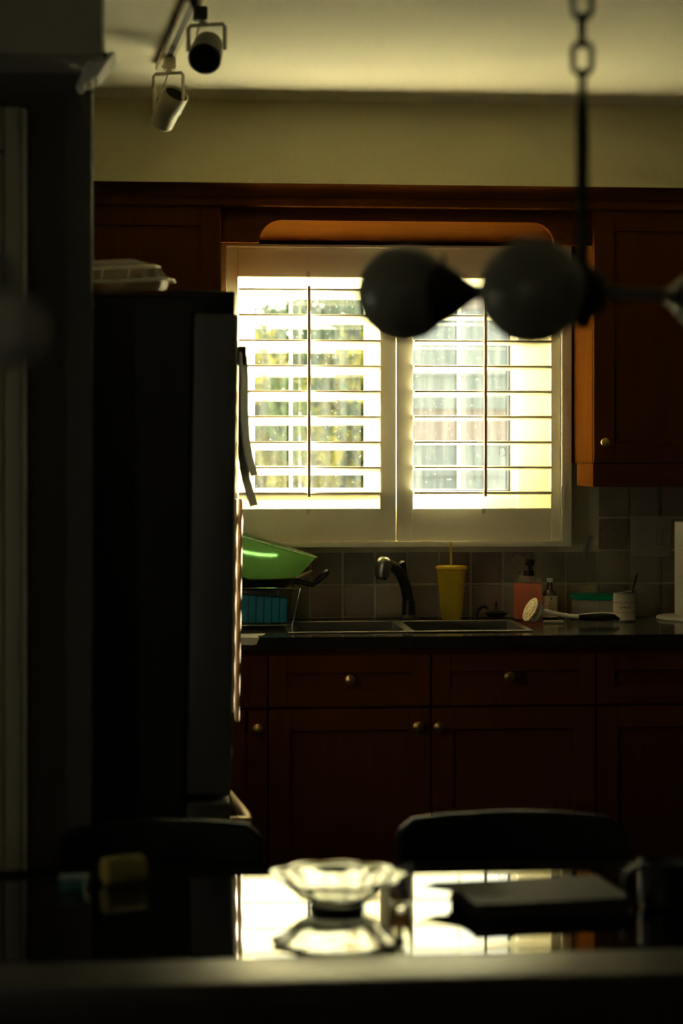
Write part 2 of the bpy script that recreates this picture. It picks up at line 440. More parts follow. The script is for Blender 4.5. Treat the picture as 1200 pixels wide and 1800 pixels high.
def shutter(x0, sx0, sx1, x1, rodpx, tdeg, label):
    t = thing('louvered_shutter', ((x0 + x1) / 2, SY0, iz0), label, 'shutter')
    zt, zb = Z_(690, 488, SY0), Z_(690, 894, SY0)
    part('stile', M_shutter, t, 'box', x0, sx0, SY0, SY1, iz0 + .001, iz1 - .001, .004, 3)
    part('stile', M_shutter, t, 'box', sx1, x1, SY0, SY1, iz0 + .001, iz1 - .001, .004, 3)
    part('rail', M_shutter, t, 'box', sx0, sx1, SY0 + .002, SY1 - .002, zt, iz1 - .001, .002)
    part('rail', M_shutter, t, 'box', sx0, sx1, SY0 + .002, SY1 - .002, iz0 + .001, zb, .002)
    rx = X_(rodpx, 6.02)
    # little slots in the rails where the tilt rod folds away
    m = MB(); m.prism(arc((rx, zt + .012), .0055, 0, math.pi) + [(rx - .0055, zt - .0), (rx + .0055, zt - .0)], 'y', SY0 + .0005, SY0 + .004)
    m.build('rod_notch', M_rod, t)
    m = MB(); m.prism(arc((rx, zb - .012), .0055, math.pi, 2 * math.pi) + [(rx + .0055, zb), (rx - .0055, zb)], 'y', SY0 + .0005, SY0 + .004)
    m.build('rod_notch', M_rod, t)
    w, th, tilt = .089, .0105, R(tdeg)
    sm = None; yc = (SY0 + SY1) / 2
    sg = lambda v: math.copysign(abs(v) ** .5, v)
    prof = [(w / 2 * sg(math.cos(a)), th / 2 * sg(math.sin(a))) for a in [2 * math.pi * (i + .5) / 24 for i in range(24)]]
    prof = [(y * math.cos(-tilt) - z * math.sin(-tilt), y * math.sin(-tilt) + z * math.cos(-tilt)) for y, z in prof]
    for zf in SLZ:
        zc = zf - w / 2 * math.sin(tilt)
        if sm is None:
            mb = MB(); mb.prism([(y, z) for y, z in prof], 'x', sx0 + .002 - (x0 + x1) / 2, sx1 - .002 - (x0 + x1) / 2)
            o = mb.build('slat', M_shutter, None); sm = o.data
        else:
            o = bpy.data.objects.new('slat', sm); COL.objects.link(o)
        o.parent = t; o.location = (0, yc - SY0, zc - iz0)
    ry = yc - w / 2 * math.cos(tilt) - .006
    part('tilt_rod', M_rod, t, 'box', rx - .0045, rx + .0045, ry - .005, ry + .005, SLZ[-1] - .012, SLZ[0] + .010, .0015)
    return t
xm = X_(696.5, SY0)
shutter(ix0 + .001, X_(418, SY0), X_(668, SY0), xm - .0012, 543, 14, 'left white louvered shutter panel showing green foliage between its slats')
shutter(xm + .0012, X_(726, SY0), X_(968, SY0), ix1 - .001, 853, 3, 'right white louvered shutter panel behind the two hanging globes')

# ------------------------------------------------------------------ upper cabinets
CY = 5.777
def knob(parent, px, py, Y, r=.014):
    c = at_y(px, py, Y)
    mb = MB(); mb.lathe([(0.0045, 0), (.005, .010), (r * .75, .014), (r, .020), (r * .92, .026), (r * .5, .0295), (0, .030)], (c.x, Y, c.z), 18, Matrix.Rotation(R(90), 4, 'X'))
    return mb.build('knob', M_brass, parent)
lcx1 = X_(388, CY - .02); rcx0 = X_(1043, CY - .02)
cz1 = 2.19; uz0 = 1.385
tL = thing('wall_cabinet', ((XL + lcx1) / 2, YW, uz0), 'cherry wood wall cabinet left of the window above the refrigerator', 'cabinet')
part('body', M_wood, tL, 'box', XL + .001, lcx1 - .001, CY, YW - .001, uz0, cz1, .001, 1)
zt = Z_(250, 362, CY)
m = MB(); shaker(m, X_(112, CY - .02), lcx1 - .001, uz0 + .003, zt, CY - .021, fr=.058); m.build('door', M_wood, tL)
m = MB(); shaker(m, XL + .003, X_(112, CY - .02) - .004, uz0 + .003, zt, CY - .021, fr=.058); m.build('door', M_wood, tL)
rcx1 = rcx0 + .46
def right_cab(xa, xb, label, kpx, rail_left):
    t = thing('wall_cabinet', ((xa + xb) / 2, YW, uz0), label, 'cabinet')
    part('body', M_wood, t, 'box', xa, xb, CY, YW - .001, uz0, cz1, .001, 1)
    m = MB(); shaker(m, xa + .0005, xb - .002, uz0 + .002, Z_(1100, 372, CY), CY - .0235, th=.02); d = m.build('door', M_wood, t)
    if kpx: knob(d, kpx, 778, CY - .0235)
    part('light_rail', M_woodh, t, 'box', xa - (.004 if rail_left else 0), xb, CY - .030, CY + (.20 if rail_left else -.005), 1.317, uz0 - .0005, .001, 1)
    return t
right_cab(rcx0, rcx1 - .001, 'dark cherry wall cabinet with sunlit orange side right of the window', 1061, True)
right_cab(rcx1 + .001, rcx1 + .60, 'dark cherry wall cabinet at the right edge above the paper towels', None, False)
# valance with arched cutout bridging the cabinets above the window
v0 = Z_(420, 426, CY); vz1 = Z_(700, 389, CY); vtop = cz1
xa, xb = lcx1 + .0005, rcx0 - .0005
ax0, ax1 = X_(455, CY), X_(974, CY); r = vz1 - v0
pts = [(xa, vtop), (xa, v0), (ax0, v0)]
pts += [(ax0 + (r * 1.0) * (1 - math.cos(a)), v0 + r * math.sin(a)) for a in [math.pi / 2 * i / 10 for i in range(1, 11)]]
pts += [(ax1 - (r * 1.0) * (1 - math.cos(a)), v0 + r * math.sin(a)) for a in [math.pi / 2 * i / 10 for i in range(10, 0, -1)]]
pts += [(ax1, v0), (xb, v0), (xb, vtop)]
tV = thing('window_valance', ((xa + xb) / 2, CY, v0), 'cherry wood valance with arched cutout over the window', 'valance')
part('front_board', M_woodh, tV, 'prism', pts, 'y', CY, CY + .02)
part('soffit_board', M_woodh, tV, 'prism', [(CY + .0205, vz1 + .004), (YW - .002, fz1 + .002), (YW - .002, vz1 + .03), (CY + .0205, vz1 + .03)], 'x', xa, xb)
# crown moulding along the whole run
zc0 = Z_(600, 347, CY - .03); zc1 = Z_(600, 324, CY - .07)
pr = [(CY - .0255, zc0 - .028), (CY - .034, zc0 - .026), (CY - .034, zc0 - .006), (CY - .040, zc0), (CY - .046, zc0 + .012), (CY - .062, zc0 + .030), (CY - .075, zc0 + .036), (CY - .075, zc1), (CY - .013, zc1), (CY - .013, zc0 + .01), (CY - .0255, zc0)]
pr = [(CY - .030, zc0 - .030), (CY - .036, zc0 - .026), (CY - .036, zc0 - .004), (CY - .044, zc0), (CY - .050, zc0 + .012), (CY - .066, zc0 + .028), (CY - .078, zc0 + .032), (CY - .078, zc1), (CY - .0125, zc1), (CY - .0125, cz1 + .001), (CY - .030, cz1 + .001)]
o = part('crown_moulding', M_woodh, None, 'prism', pr, 'x', XL + .002, rcx1 + .60)
tag(o, 'dark cherry crown moulding along the tops of the wall cabinets', 'moulding')

# ------------------------------------------------------------------ base cabinets, counter, sink
BY = 5.50; CT = 0.91
bx = [XL + .002, X_(470, BY), X_(1045, BY), X_(1045, BY) + .60]
def base_unit(xa, xb, label, cols, kn):
    t = thing('base_cabinet', ((xa + xb) / 2, YW, 0), label, 'cabinet')
    part('carcass', M_wood, t, 'box', xa + .001, xb - .001, BY, YW - .02, .10, CT - .24, .001, 1)
    part('face_frame', M_woodh, t, 'box', xa + .001, xb - .001, BY, BY + .02, CT - .2395, CT - .036)
    part('toe_kick', M_black, t, 'box', xa + .001, xb - .001, BY + .06, BY + .08, 0, .0995)
    zd = Z_(600, 1243, BY)
    for k in range(len(cols) - 1):
        a, b = cols[k] + .002, cols[k + 1] - .002
        m = MB(); shaker(m, a, b, zd + .003, Z_(600, 1150, BY), BY - .021, fr=.05); dr = m.build('drawer', M_wood, t)
        m = MB(); shaker(m, a, b, .105, zd - .003, BY - .021, fr=.06); dd = m.build('door', M_wood, t)
        for (which, px, py) in kn[k]: knob(dr if which == 'drawer' else dd, px, py, BY - .021, .0155)
    return t
base_unit(bx[0], bx[1], 'narrow cherry base cabinet beside the refrigerator', [bx[0], X_(395, BY), bx[1]], [[], [('door', 452, 1280)]])
xmid = X_(756, BY)
base_unit(bx[1], bx[2], 'wide cherry sink cabinet with two drawer fronts and two doors', [bx[1], xmid, bx[2]], [[('drawer', 614, 1194), ('door', 733, 1276)], [('drawer', 893, 1188), ('door', 770, 1276)]])
base_unit(bx[2], bx[3], 'cherry base cabinet in shadow at the right edge', [bx[2], bx[3]], [[]])
# countertop with sink cutout
skx0, skx1, sky0, sky1 = X_(505, 5.6), X_(935, 5.6), 5.575, 5.93
o = MB()
for a in ((XL + .002, skx0 + .012, 5.465, YW - .012), (skx1 - .012, bx[3], 5.465, YW - .012), (skx0 + .012, skx1 - .012, 5.465, sky0 + .012), (skx0 + .012, skx1 - .012, sky1 - .012, YW - .012)):
    o.box(a[0], a[1], a[2], a[3], CT - .035, CT)
o = o.build('countertop', M_counter, None)
tag(o, 'polished black stone countertop along the window wall', 'countertop')
sk = thing('kitchen_sink', ((skx0 + skx1) / 2, (sky0 + sky1) / 2, CT), 'double bowl stainless steel sink set in the black counter', 'sink')
m = MB(); zr = CT + .0045
xs = X_(712, 5.7)
for a in ((skx0, skx1, sky0, sky0 + .02), (skx0, skx1, sky1 - .02, sky1), (skx0, skx0 + .02, sky0 + .02, sky1 - .02), (skx1 - .02, skx1, sky0 + .02, sky1 - .02), (xs - .014, xs + .014, sky0 + .02, sky1 - .02)):
    m.box(a[0], a[1], a[2], a[3], CT + .0005, zr, .0015, 1)
m.build('rim', M_steel, sk)
for xa_, xb_ in ((skx0 + .02, xs - .014), (xs + .014, skx1 - .02)):
    m = MB(); y0, y1, zb = sky0 + .02, sky1 - .02, CT - .19
    m.box(xa_, xb_, y0, y1, zb, zb + .003)
    m.box(xa_ - .003, xa_, y0, y1, zb, CT + .001); m.box(xb_, xb_ + .003, y0, y1, zb, CT + .001)
    m.box(xa_, xb_, y0 - .003, y0, zb, CT + .001); m.box(xa_, xb_, y1, y1 + .003, zb, CT + .001)
    b = m.build('basin', M_steel, sk)
    part('drain', M_darkmetal, b, 'lathe', [(0, 0), (.038, 0), (.042, .002), (.042, .004), (.0, .004)], ((xa_ + xb_) / 2, (y0 + y1) / 2, zb + .003), 20)

# ------------------------------------------------------------------ faucet
FY = 5.99
fb = at_y(718, 1085, FY)
tf = thing('kitchen_faucet', (fb.x, FY, CT), 'dark faucet with chrome spray head leaning left over the sink', 'faucet')
part('base', M_darkmetal, tf, 'lathe', [(0, 0), (.030, 0), (.030, .006), (.022, .016), (.020, .06), (.018, .062), (0, .062)], (fb.x, FY, CT + .0005), 22)
def fp(px, py, Y=None): return at_y(px, py, Y or FY)
pth = [Vector((fb.x, FY, CT + .055)), fp(717, 1055, FY), fp(714, 1035, FY - .01), fp(708, 1018, FY - .03), fp(700, 1004, FY - .05), fp(690, 995, FY - .08), fp(681, 992, FY - .10)]
part('spout', M_darkmetal, tf, 'tube', pth, [.018, .0175, .017, .0165, .016, .016, .017], 16)
hp = fp(674, 991, FY - .105)
m = MB(); rot = Matrix.Rotation(R(8), 4, 'Y')
m.lathe([(0, .022), (.010, .021), (.018, .015), (.0235, .006), (.024, -.004), (.0225, -.030), (.020, -.040), (0, -.040)], hp, 22, rot)
hd = m.build('spray_head', M_steel, tf)
part('nozzle', M_black, hd, 'lathe', [(0, -.0405), (.0165, -.0405), (.0155, -.047), (0, -.047)], hp, 20, rot)
l0 = fp(712, 1040, FY + .005); l1 = fp(707, 990, FY + .01)
part('lever', M_darkmetal, tf, 'tube', [l0, fp(711, 1015, FY + .012), l1], [.013, .010, .011], 12)
part('lever_cap', M_chrome, tf, 'lathe', [(0, .006), (.006, .005), (.011, .001), (.0115, -.003), (0, -.003)], l1 + Vector((-.002, 0, .003)), 16)

# ------------------------------------------------------------------ dishes left of the sink
RY0, RY1 = 5.70, 5.99
zrk = CT
rx1t = X_(528, RY0); rx1b = X_(514, RY0); rx0 = .0
tr = thing('dish_rack', (.2, (RY0 + RY1) / 2, CT), 'wire dish rack under the green bowl', 'dish rack')
ztp = Z_(520, 1034, RY0)
m = MB()
m.tube([(rx0 - .04, RY0, ztp), (rx1t, RY0, ztp), (rx1t, RY1, ztp), (rx0 - .04, RY1, ztp)], .0022, 8, closed=True)
m.build('top_wire', M_chrome, tr)
m = MB(); m.tube([(rx0 - .02, RY0 + .01, CT + .012), (rx1b, RY0 + .01, CT + .012), (rx1b, RY1 - .01, CT + .012), (rx0 - .02, RY1 - .01, CT + .012)], .0022, 8, closed=True)
m.build('bottom_wire', M_chrome, tr)
for (a, b, y, yy) in ((rx1t, rx1b, RY0, RY0 + .01), (rx1t, rx1b, RY1, RY1 - .01), (rx0 - .04, rx0 - .02, RY0, RY0 + .01), (rx0 - .04, rx0 - .02, RY1, RY1 - .01)):
    part('upright_wire', M_chrome, tr, 'tube', [(a, y, ztp), (b, yy, CT + .012), (b, yy, CT + .001)], .0022, 8)
for k in range(9):
    x = rx0 - .01 + (rx1b - rx0 + .0) * (k + .5) / 9
    part('cross_wire', M_chrome, tr, 'tube', [(x, RY0 + .01, CT + .0155), (x, RY1 - .01, CT + .0155)], .0015, 6)
# drain mat under rack
o = part('drain_tray', M_darkmetal, None, 'prism', [(-.05, RY0 - .03), (X_(510, RY0) + .03, RY0 - .03), (X_(510, RY0) + .012, RY1 + .02), (-.05, RY1 + .02)], 'z', CT + .0003, CT + .0012)
tag(o, 'thin dark drain tray under the dish rack', 'tray')
# ribbed blue caddy inside the rack
bxa, bxb = X_(395, RY0 + .03), X_(507, RY0 + .03)
zb0, zbt = CT + .018, Z_(470, 1049, RY0 + .03)
tb = thing('utensil_caddy', ((bxa + bxb) / 2, RY0 + .08, zb0), 'ribbed blue plastic caddy in the dish rack', 'caddy')
m = MB()
slope = lambda x: zbt + .010 - (x - bxa) / (bxb - bxa) * .016
m.prism([(bxa, zb0), (bxb - .006, zb0), (bxb, slope(bxb)), (bxa, slope(bxa))], 'y', RY0 + .03, RY0 + .033)
m.box(bxa, bxb - .006, RY0 + .033, RY0 + .12, zb0, zb0 + .003)
m.prism([(bxa, zb0), (bxb - .006, zb0), (bxb, slope(bxb)), (bxa, slope(bxa))], 'y', RY0 + .117, RY0 + .12)
m.box(bxb - .008, bxb - .005, RY0 + .033, RY0 + .117, zb0, slope(bxb)); m.box(bxa, bxa + .003, RY0 + .033, RY0 + .117, zb0, slope(bxa))
m.build('shell', mat('deep_blue_plastic', (.004, .09, .15), .5, noise=.05), tb)
for k in range(8):
    xa_ = bxa + .001 + (bxb - bxa - .004) * k / 8; xb_ = bxa + .001 + (bxb - bxa - .004) * (k + 1) / 8 - .0038
    m = MB(); m.prism([(xa_, zb0 + .001), (xb_, zb0 + .001), (xb_ + .0015, slope(xb_) - .001), (xa_ + .0015, slope(xa_) - .001)], 'y', RY0 + .0265, RY0 + .0301)
    m.build('rib_panel', M_blue, tb)
# dark pan resting on the rack with its handle up to the right
pc = at_y(455, 1036, 5.86)
tp = thing('frying_pan', (pc.x, 5.86, ztp), 'black frying pan with raised handle on the dish rack', 'pan')
m = MB(); m.lathe([(0, .004), (.085, .004), (.10, .018), (.112, .034), (.115, .036), (.113, .038), (.098, .020), (.084, .008), (0, .008)], (pc.x - .01, 5.845, ztp - .014), 36)
m.build('pan_body', M_darkmetal, tp)
part('handle', M_black, tp, 'tube', [(pc.x + .10, 5.84, ztp + .012), at_y(550, 1027, 5.83), at_y(560, 1018, 5.82), at_y(573, 1007, 5.81), at_y(577, 1003, 5.81)], [.010, .011, .013, .0125, .007], 12, flat=.7)
# saucer edge-on behind
o = MB(); pq = at_y(551, 1010, 6.045)
o.lathe([(0, 0), (.016, 0), (.026, .004), (.034, .012), (.033, .013), (.025, .006), (0, .003)], pq - Vector((.03, 0, .012)), 30, Matrix.Rotation(R(-24), 4, 'Y'))
o = o.build('saucer', M_whiteplastic, None); tag(o, 'grey white saucer leaning behind the green bowl', 'saucer')
# green bowl
gc = at_y(470, 953.5, 5.86)
m = MB(); rb = .150
prof = [(0, -.118), (.055, -.117), (.062, -.113), (.095, -.092), (.120, -.060), (.136, -.030), (.147, -.004), (.152, -.001), (.153, .001), (.150, .0025), (.1455, -.001), (.133, -.030), (.117, -.058), (.092, -.088), (.060, -.108), (0, -.112)]
m.lathe(prof, gc, 56, Matrix.Rotation(R(17), 4, 'Y'))
o = m.build('mixing_bowl', M_green, None); tag(o, 'large green plastic mixing bowl tilted on the dish rack', 'bowl')
# folded paper by the counter edge
q0 = at_z(427, 1114, CT)
o = MB(); z = CT
pp = [(at_z(405, 1113, CT).x, 5.50), (at_z(458, 1113, CT).x, 5.52), (at_z(464, 1110, CT).x, 5.575), (at_z(405, 1110, CT).x, 5.565)]
o.prism(pp, 'z', CT + .0006, CT + .0016)
o.prism([(pp[0][0], CT + .0014), (pp[1][0] - .01, CT + .0014), (pp[1][0] - .018, CT - .018), (pp[1][0] - .03, CT - .020), (pp[0][0], CT - .017)], 'y', 5.461, 5.4625)
o.box(pp[0][0], pp[1][0] - .012, 5.4612, 5.505, CT + .0006, CT + .0016)
o = o.build('folded_paper', M_paper, None, False); tag(o, 'pale folded paper hanging over the counter edge', 'paper')

# ------------------------------------------------------------------ things right of the faucet
def on_counter(px, Y): return Vector((X_(px, Y), Y, CT))
c = on_counter(793, 6.0)
t = thing('tumbler', c, 'yellow plastic tumbler with lid and straw', 'cup')
k = 6.03 / F; hz = Z_(793, 1001, 6.0) - CT
part('cup', M_yellow, t, 'lathe', [(0, .0005), (17 * k, .0005), (18 * k, .004), (26 * k, hz), (25 * k, hz + .001), (0, hz + .001)], c, 32)
ld = part('lid', M_yellow, t, 'lathe', [(0, hz + .0015), (27.5 * k, hz + .0015), (28.5 * k, hz + .004), (28 * k, hz + .010), (25 * k, hz + .012), (8 * k, hz + .0125), (0, hz + .0125)], c, 32)
part('straw', M_straw, t, 'tube', [c + Vector((0, 0, hz + .012)), Vector((c.x - .002, 6.0, Z_(792, 952, 6.0)))], .0038, 10)
# black plug with stem and chrome arc by the sink
c = on_counter(872, 5.96)
t = thing('sink_plug', c, 'black sink plug with upright stem behind the right basin', 'sink plug')
part('cup', M_black, t, 'lathe', [(0, .0005), (.016, .0005), (.020, .006), (.034, .020), (.036, .024), (.024, .029), (.008, .033), (0, .034)], c, 26)
part('stem', M_black, t, 'tube', [c + Vector((0, 0, .032)), c + Vector((0, 0, .050)), c + Vector((.0, 0, .058))], [.0045, .0045, .003], 10)
part('collar', M_steel, t, 'lathe', [(0.0165, .001), (.0215, .006), (.0225, .0065), (.0215, .0035), (.018, .0008)], c, 26)
o = MB(); p0 = on_counter(838, 5.945)
o.tube([p0 + Vector((-.003, 0, .0006)), p0 + Vector((-.002, 0, .018)), p0 + Vector((.004, .002, .032)), p0 + Vector((.014, .006, .040)), p0 + Vector((.026, .012, .042)), p0 + Vector((.034, .016, .036))], [.0052] * 5 + [.004], 10)
o = o.build('drain_hose', M_darkmetal, None); tag(o, 'dark curved hose beside the sink plug', 'hose')
# soap dispenser
c = on_counter(927, 5.97)
t = thing('soap_dispenser', c, 'square glass soap dispenser of coral liquid with black pump', 'soap dispenser')
w2 = .0435; hh = Z_(927, 1018, 5.97) - CT
m = MB(); m.box(c.x - w2, c.x + w2, c.y - .028, c.y + .028, CT + .0006, CT + hh, .006, 3)
m.build('bottle', M_thin, t)
m = MB(); m.box(c.x - w2 + .004, c.x + w2 - .004, c.y - .024, c.y + .024, CT + .004, CT + hh - .012, .005, 3)
m.build('liquid', M_soap, t)
part('neck', M_thin, t, 'lathe', [(.0145, hh - .001), (.013, hh + .010), (0, hh + .010)], c, 18)
pc_ = c + Vector((.005, 0, 0))
m = MB()
for r_, a, b in ((.0165, hh + .0105, hh + .026), (.006, hh + .026, hh + .042), (.0145, hh + .0415, hh + .060)):
    m.lathe([(0, a), (r_, a), (r_, b), (r_ * .9, b + .0015), (0, b + .0015)], c + Vector((.006 if r_ < .0165 else .003, 0, 0)), 18)
m.tube([c + Vector((.006, 0, hh + .053)), c + Vector((-.004, -.012, hh + .052)), c + Vector((-.008, -.022, hh + .046))], .005, 8)
m.build('pump', M_black, t)
# small amber bottle with cream label
c = on_counter(966, 5.975)
t = thing('amber_bottle', c, 'small amber bottle with cream label beside the soap dispenser', 'bottle')
h1 = Z_(966, 1042, 5.975) - CT; h2 = Z_(966, 1021, 5.975) - CT
part('glass', M_amber, t, 'lathe', [(0, .0006), (.021, .0006), (.0225, .004), (.0225, h1 - .006), (.018, h1 + .002), (.009, h1 + .010), (.008, h2 - .004), (0, h2 - .004)], c, 26)
part('cap', M_whiteplastic, t, 'lathe', [(0, h2 - .0035), (.0095, h2 - .0035), (.0095, h2 + .008), (0, h2 + .009)], c, 18)
lb = part('label', M_label, t, 'lathe', [(.0228, .008), (.0234, .008), (.0234, h1 - .008), (.0228, h1 - .008)], c, 32)
m = MB(); yy = c.y - .0237
m.lathe([(0, 0), (.0035, 0), (.0035, .0006), (0, .0006)], (c.x, yy, CT + h1 - .016), 12, Matrix.Rotation(R(90), 4, 'X'))
for q, wd in enumerate((.008, .006, .010, .007, .010)):
    z = CT + h1 - .027 - q * .0065
    m.box(c.x - wd, c.x + wd, yy - .0006, yy + .002, z, z + .0022)
m.build('label_print', M_ink, lb)
# food box with green lid
ca, cb = X_(1006, 5.98), X_(1082, 5.98); zl = Z_(1040, 1053, 5.98)
t = thing('food_container', ((ca + cb) / 2, 5.98, CT), 'clear food container with bright green lid', 'food container')
m = MB(); m.box(ca + .008, cb - .008, 5.93, 6.04, CT + .0008, zl, .008, 3)
m.build('box', M_clear, t)
part('lid', M_lid, t, 'box', ca, cb, 5.925, 6.045, zl + .0003, zl + .014, .004)
# tin can with a spoon
c = on_counter(1097, 5.90)
t = thing('tin_can', c, 'tin can with pale label and dark rims holding a spoon', 'can')
hz = Z_(1097, 1039, 5.90) - CT; rr = .0325
part('label', M_canlabel, t, 'lathe', [(rr, .006), (rr + .0005, .006), (rr + .0005, hz - .006), (rr, hz - .006)], c, 36)
part('tin', M_steel, t, 'lathe', [(0, .001), (rr - .002, .0008), (rr + .001, .0015), (rr + .001, .0045), (rr - .0006, .006), (rr - .0006, hz - .006), (rr + .001, hz - .004), (rr + .001, hz), (rr - .001, hz), (rr - .002, hz - .004), (rr - .002, .003), (0, .003)], c, 36)
for z0_, z1_ in ((hz * .62, hz * .64), (hz * .30, hz * .315)):
    part('label_band', M_ink, t, 'lathe', [(rr + .0006, z0_), (rr + .001, z0_), (rr + .001, z1_), (rr + .0006, z1_)], c, 36)
m = MB()
for q in range(4):
    a = R(-118 + q * 14); z = CT + hz * (.47 + .02 * (q % 2))
    m.lathe([(0, 0), (.003, 0), (.003, .0008), (0, .0008)], (c.x + (rr + .0004) * math.cos(a), c.y + (rr + .0004) * math.sin(a), z), 8, Matrix.Rotation(a + R(90), 4, 'Z') @ Matrix.Rotation(R(90), 4, 'X'))
m.build('label_print', M_ink, t)
o = MB(); s0 = c + Vector((.0, .0, .006)); s1_ = Vector((X_(1121, 5.90), 5.905, Z_(1121, 1008, 5.90)))
o.tube([s0, s0.lerp(s1_, .5), s0.lerp(s1_, .85), s1_], [.003, .003, .0045, .003], 8, flat=.5)
o = o.build('spoon', M_darkmetal, None); tag(o, 'dark spoon handle standing in the tin can', 'spoon')
# dish brush lying on the counter
BYY = 5.80
t = thing('dish_brush', on_counter(990, BYY), 'white dish brush with cream bristles and dark grip', 'brush')
hc = Vector((X_(944, BYY), BYY, CT + .034))
m = MB(); ax = Matrix.Rotation(R(-62), 4, 'Y') @ Matrix.Rotation(R(14), 4, 'X')
m.lathe([(0, -.008), (.016, -.007), (.026, -.002), (.0295, .005), (.0285, .010), (0, .010)], hc, 30, ax)
m.build('head', M_whiteplastic, t)
m = MB()
for ring, (n_, rd, ln) in enumerate(((1, 0, .024), (8, .010, .024), (14, .019, .022), (20, .027, .018))):
    for q in range(n_):
        a = 2 * math.pi * q / n_ + ring * .2
        b0 = Vector((rd * .92 * math.cos(a), rd * .92 * math.sin(a), .0095)); b1 = Vector((rd * 1.22 * math.cos(a), rd * 1.22 * math.sin(a), .010 + ln))
        m.tube([hc + ax @ b0, hc + ax @ b0.lerp(b1, .6), hc + ax @ b1], [.0040, .0056, .0060], 6)
b = m.build('bristles', M_bristle, t); b['kind'] = 'stuff'
h0 = hc + Vector((.020, 0, .004))
part('neck', M_whiteplastic, t, 'tube', [h0, Vector((X_(980, BYY), BYY, CT + .031)), Vector((X_(1000, BYY), BYY, CT + .025)), Vector((X_(1016, BYY), BYY, CT + .023))], [.009, .0065, .0062, .0068], 12)
part('grip', M_black, t, 'tube', [Vector((X_(1016.5, BYY), BYY, CT + .0225)), Vector((X_(1035, BYY), BYY, CT + .022)), Vector((X_(1060, BYY), BYY, CT + .022)), Vector((X_(1078, BYY), BYY, CT + .022)), Vector((X_(1088, BYY), BYY, CT + .014))], [.007, .011, .0125, .010, .004], 14)
part('grip_top', M_whiteplastic, t, 'tube', [Vector((X_(1016.5, BYY), BYY - .002, CT + .0285)), Vector((X_(1040, BYY), BYY - .002, CT + .0315)), Vector((X_(1062, BYY), BYY - .002, CT + .0335)), Vector((X_(1078, BYY), BYY - .002, CT + .031)), Vector((X_(1090, BYY), BYY - .002, CT + .0215))], [.0024, .003, .003, .0034, .0034], 8)
o = part('scrub_stick', M_canlabel, None, 'tube', [Vector((X_(955, 5.83), 5.83, CT + .0055)), Vector((X_(990, 5.83), 5.83, CT + .0055))], .005, 8)
tag(o, 'short pale wooden stick lying behind the dish brush', 'stick')
# paper towel roll on its holder
c = on_counter(1222, 5.95)
t = thing('paper_towel_roll', c, 'white paper towel roll on a pale stand', 'paper towels')
zt_ = Z_(1190, 917, 5.95) - CT
part('roll', M_towel, t, 'lathe', [(.020, .014), (.062, .014), (.063, .016), (.063, zt_ - .002), (.061, zt_), (.020, zt_)], c, 48)
part('stand', M_whiteplastic, t, 'lathe', [(0, .0006), (.118, .0006), (.120, .004), (.116, .010), (.05, .0125), (0, .0125)], c, 48)
part('spindle', M_steel, t, 'lathe', [(0, .012), (.008, .012), (.008, zt_ + .02), (.013, zt_ + .024), (.010, zt_ + .034), (0, zt_ + .036)], c, 16)
# switch plate
sy = YW - .0095
t = thing('switch_plate', (X_(1143, sy), sy, Z_(1143, 985, sy)), 'beige double rocker switch plate on the slate tiles', 'light switch')
px0, px1, pz0, pz1 = X_(1106, sy), X_(1179, sy), Z_(1143, 980, sy), Z_(1143, 906, sy)
m = MB(); pl = [(px0, pz0), (px1, pz0), (px1, pz1), (px0, pz1)]
m.box(px0, px1, sy - .009, sy - .0002, pz0, pz1, .0045, 2)
m.build('plate', M_plate, t)
for q in (0, 1):
    xc = X_(1131 + 26 * q, sy); zc_ = (pz0 + pz1) / 2
    mb = MB(); mb.prism([(sy - .0095, zc_ - .026), (sy - .0125, zc_ - .024), (sy - .0105, zc_), (sy - .0155 + .003 * q, zc_ + .024), (sy - .0095, zc_ + .026)], 'x', xc - .0095, xc + .0095, .0008)
    mb.build('rocker', M_plate, t)
# hanging pale cord beside the window
o = MB(); hx = X_(1032, YW - .012); ho = YW - .016
def hpnt(px, py): q = at_y(px, py, ho); return (q.x, ho, q.z)
o.tube([hpnt(1040, 944), hpnt(1033, 946), hpnt(1029, 955), hpnt(1028, 966), hpnt(1025, 978)], [.003, .0055, .0062, .0056, .002], 8)
o.tube([hpnt(1026, 976), hpnt(1029, 986), hpnt(1025, 1000), hpnt(1028, 1030)], .0014, 6)
o = o.build('hanging_cord', mat('cord_grey', (.30, .27, .2), .5, noise=.1), None); tag(o, 'thin grey cord with pull hanging on the tiles', 'cord')
# ------------------------------------------------------------------ refrigerator
FX, FYN, FYF = 0.1295, 4.404, 5.16
fzt = 1.755
tR = thing('refrigerator', (FX - .40, (FYN + FYF) / 2, 0), 'large charcoal refrigerator seen from the side with papers on its doors', 'refrigerator')
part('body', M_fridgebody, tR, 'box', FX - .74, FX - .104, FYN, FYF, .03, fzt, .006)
part('top_panel', M_black, tR, 'box', FX - .74, FX - .11, FYN + .004, FYF - .004, fzt + .0005, fzt + .012, .003)
dz0 = .66
ym = (FYN + FYF) / 2
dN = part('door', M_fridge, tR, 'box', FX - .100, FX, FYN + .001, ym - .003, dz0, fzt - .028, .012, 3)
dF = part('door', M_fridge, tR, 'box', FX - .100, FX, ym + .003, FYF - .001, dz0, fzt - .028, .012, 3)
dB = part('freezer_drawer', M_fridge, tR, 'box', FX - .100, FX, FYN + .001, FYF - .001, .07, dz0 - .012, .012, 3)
for y in (FYN + .05, FYF - .05):
    m = MB(); m.box(FX - .16, FX - .008, y - .045, y + .035, fzt - .0275, fzt + .022, .004); m.build('hinge_cover', M_black, tR)
part('base_grille', M_black, tR, 'box', FX - .70, FX - .03, FYN + .02, FYF - .02, 0, .065)
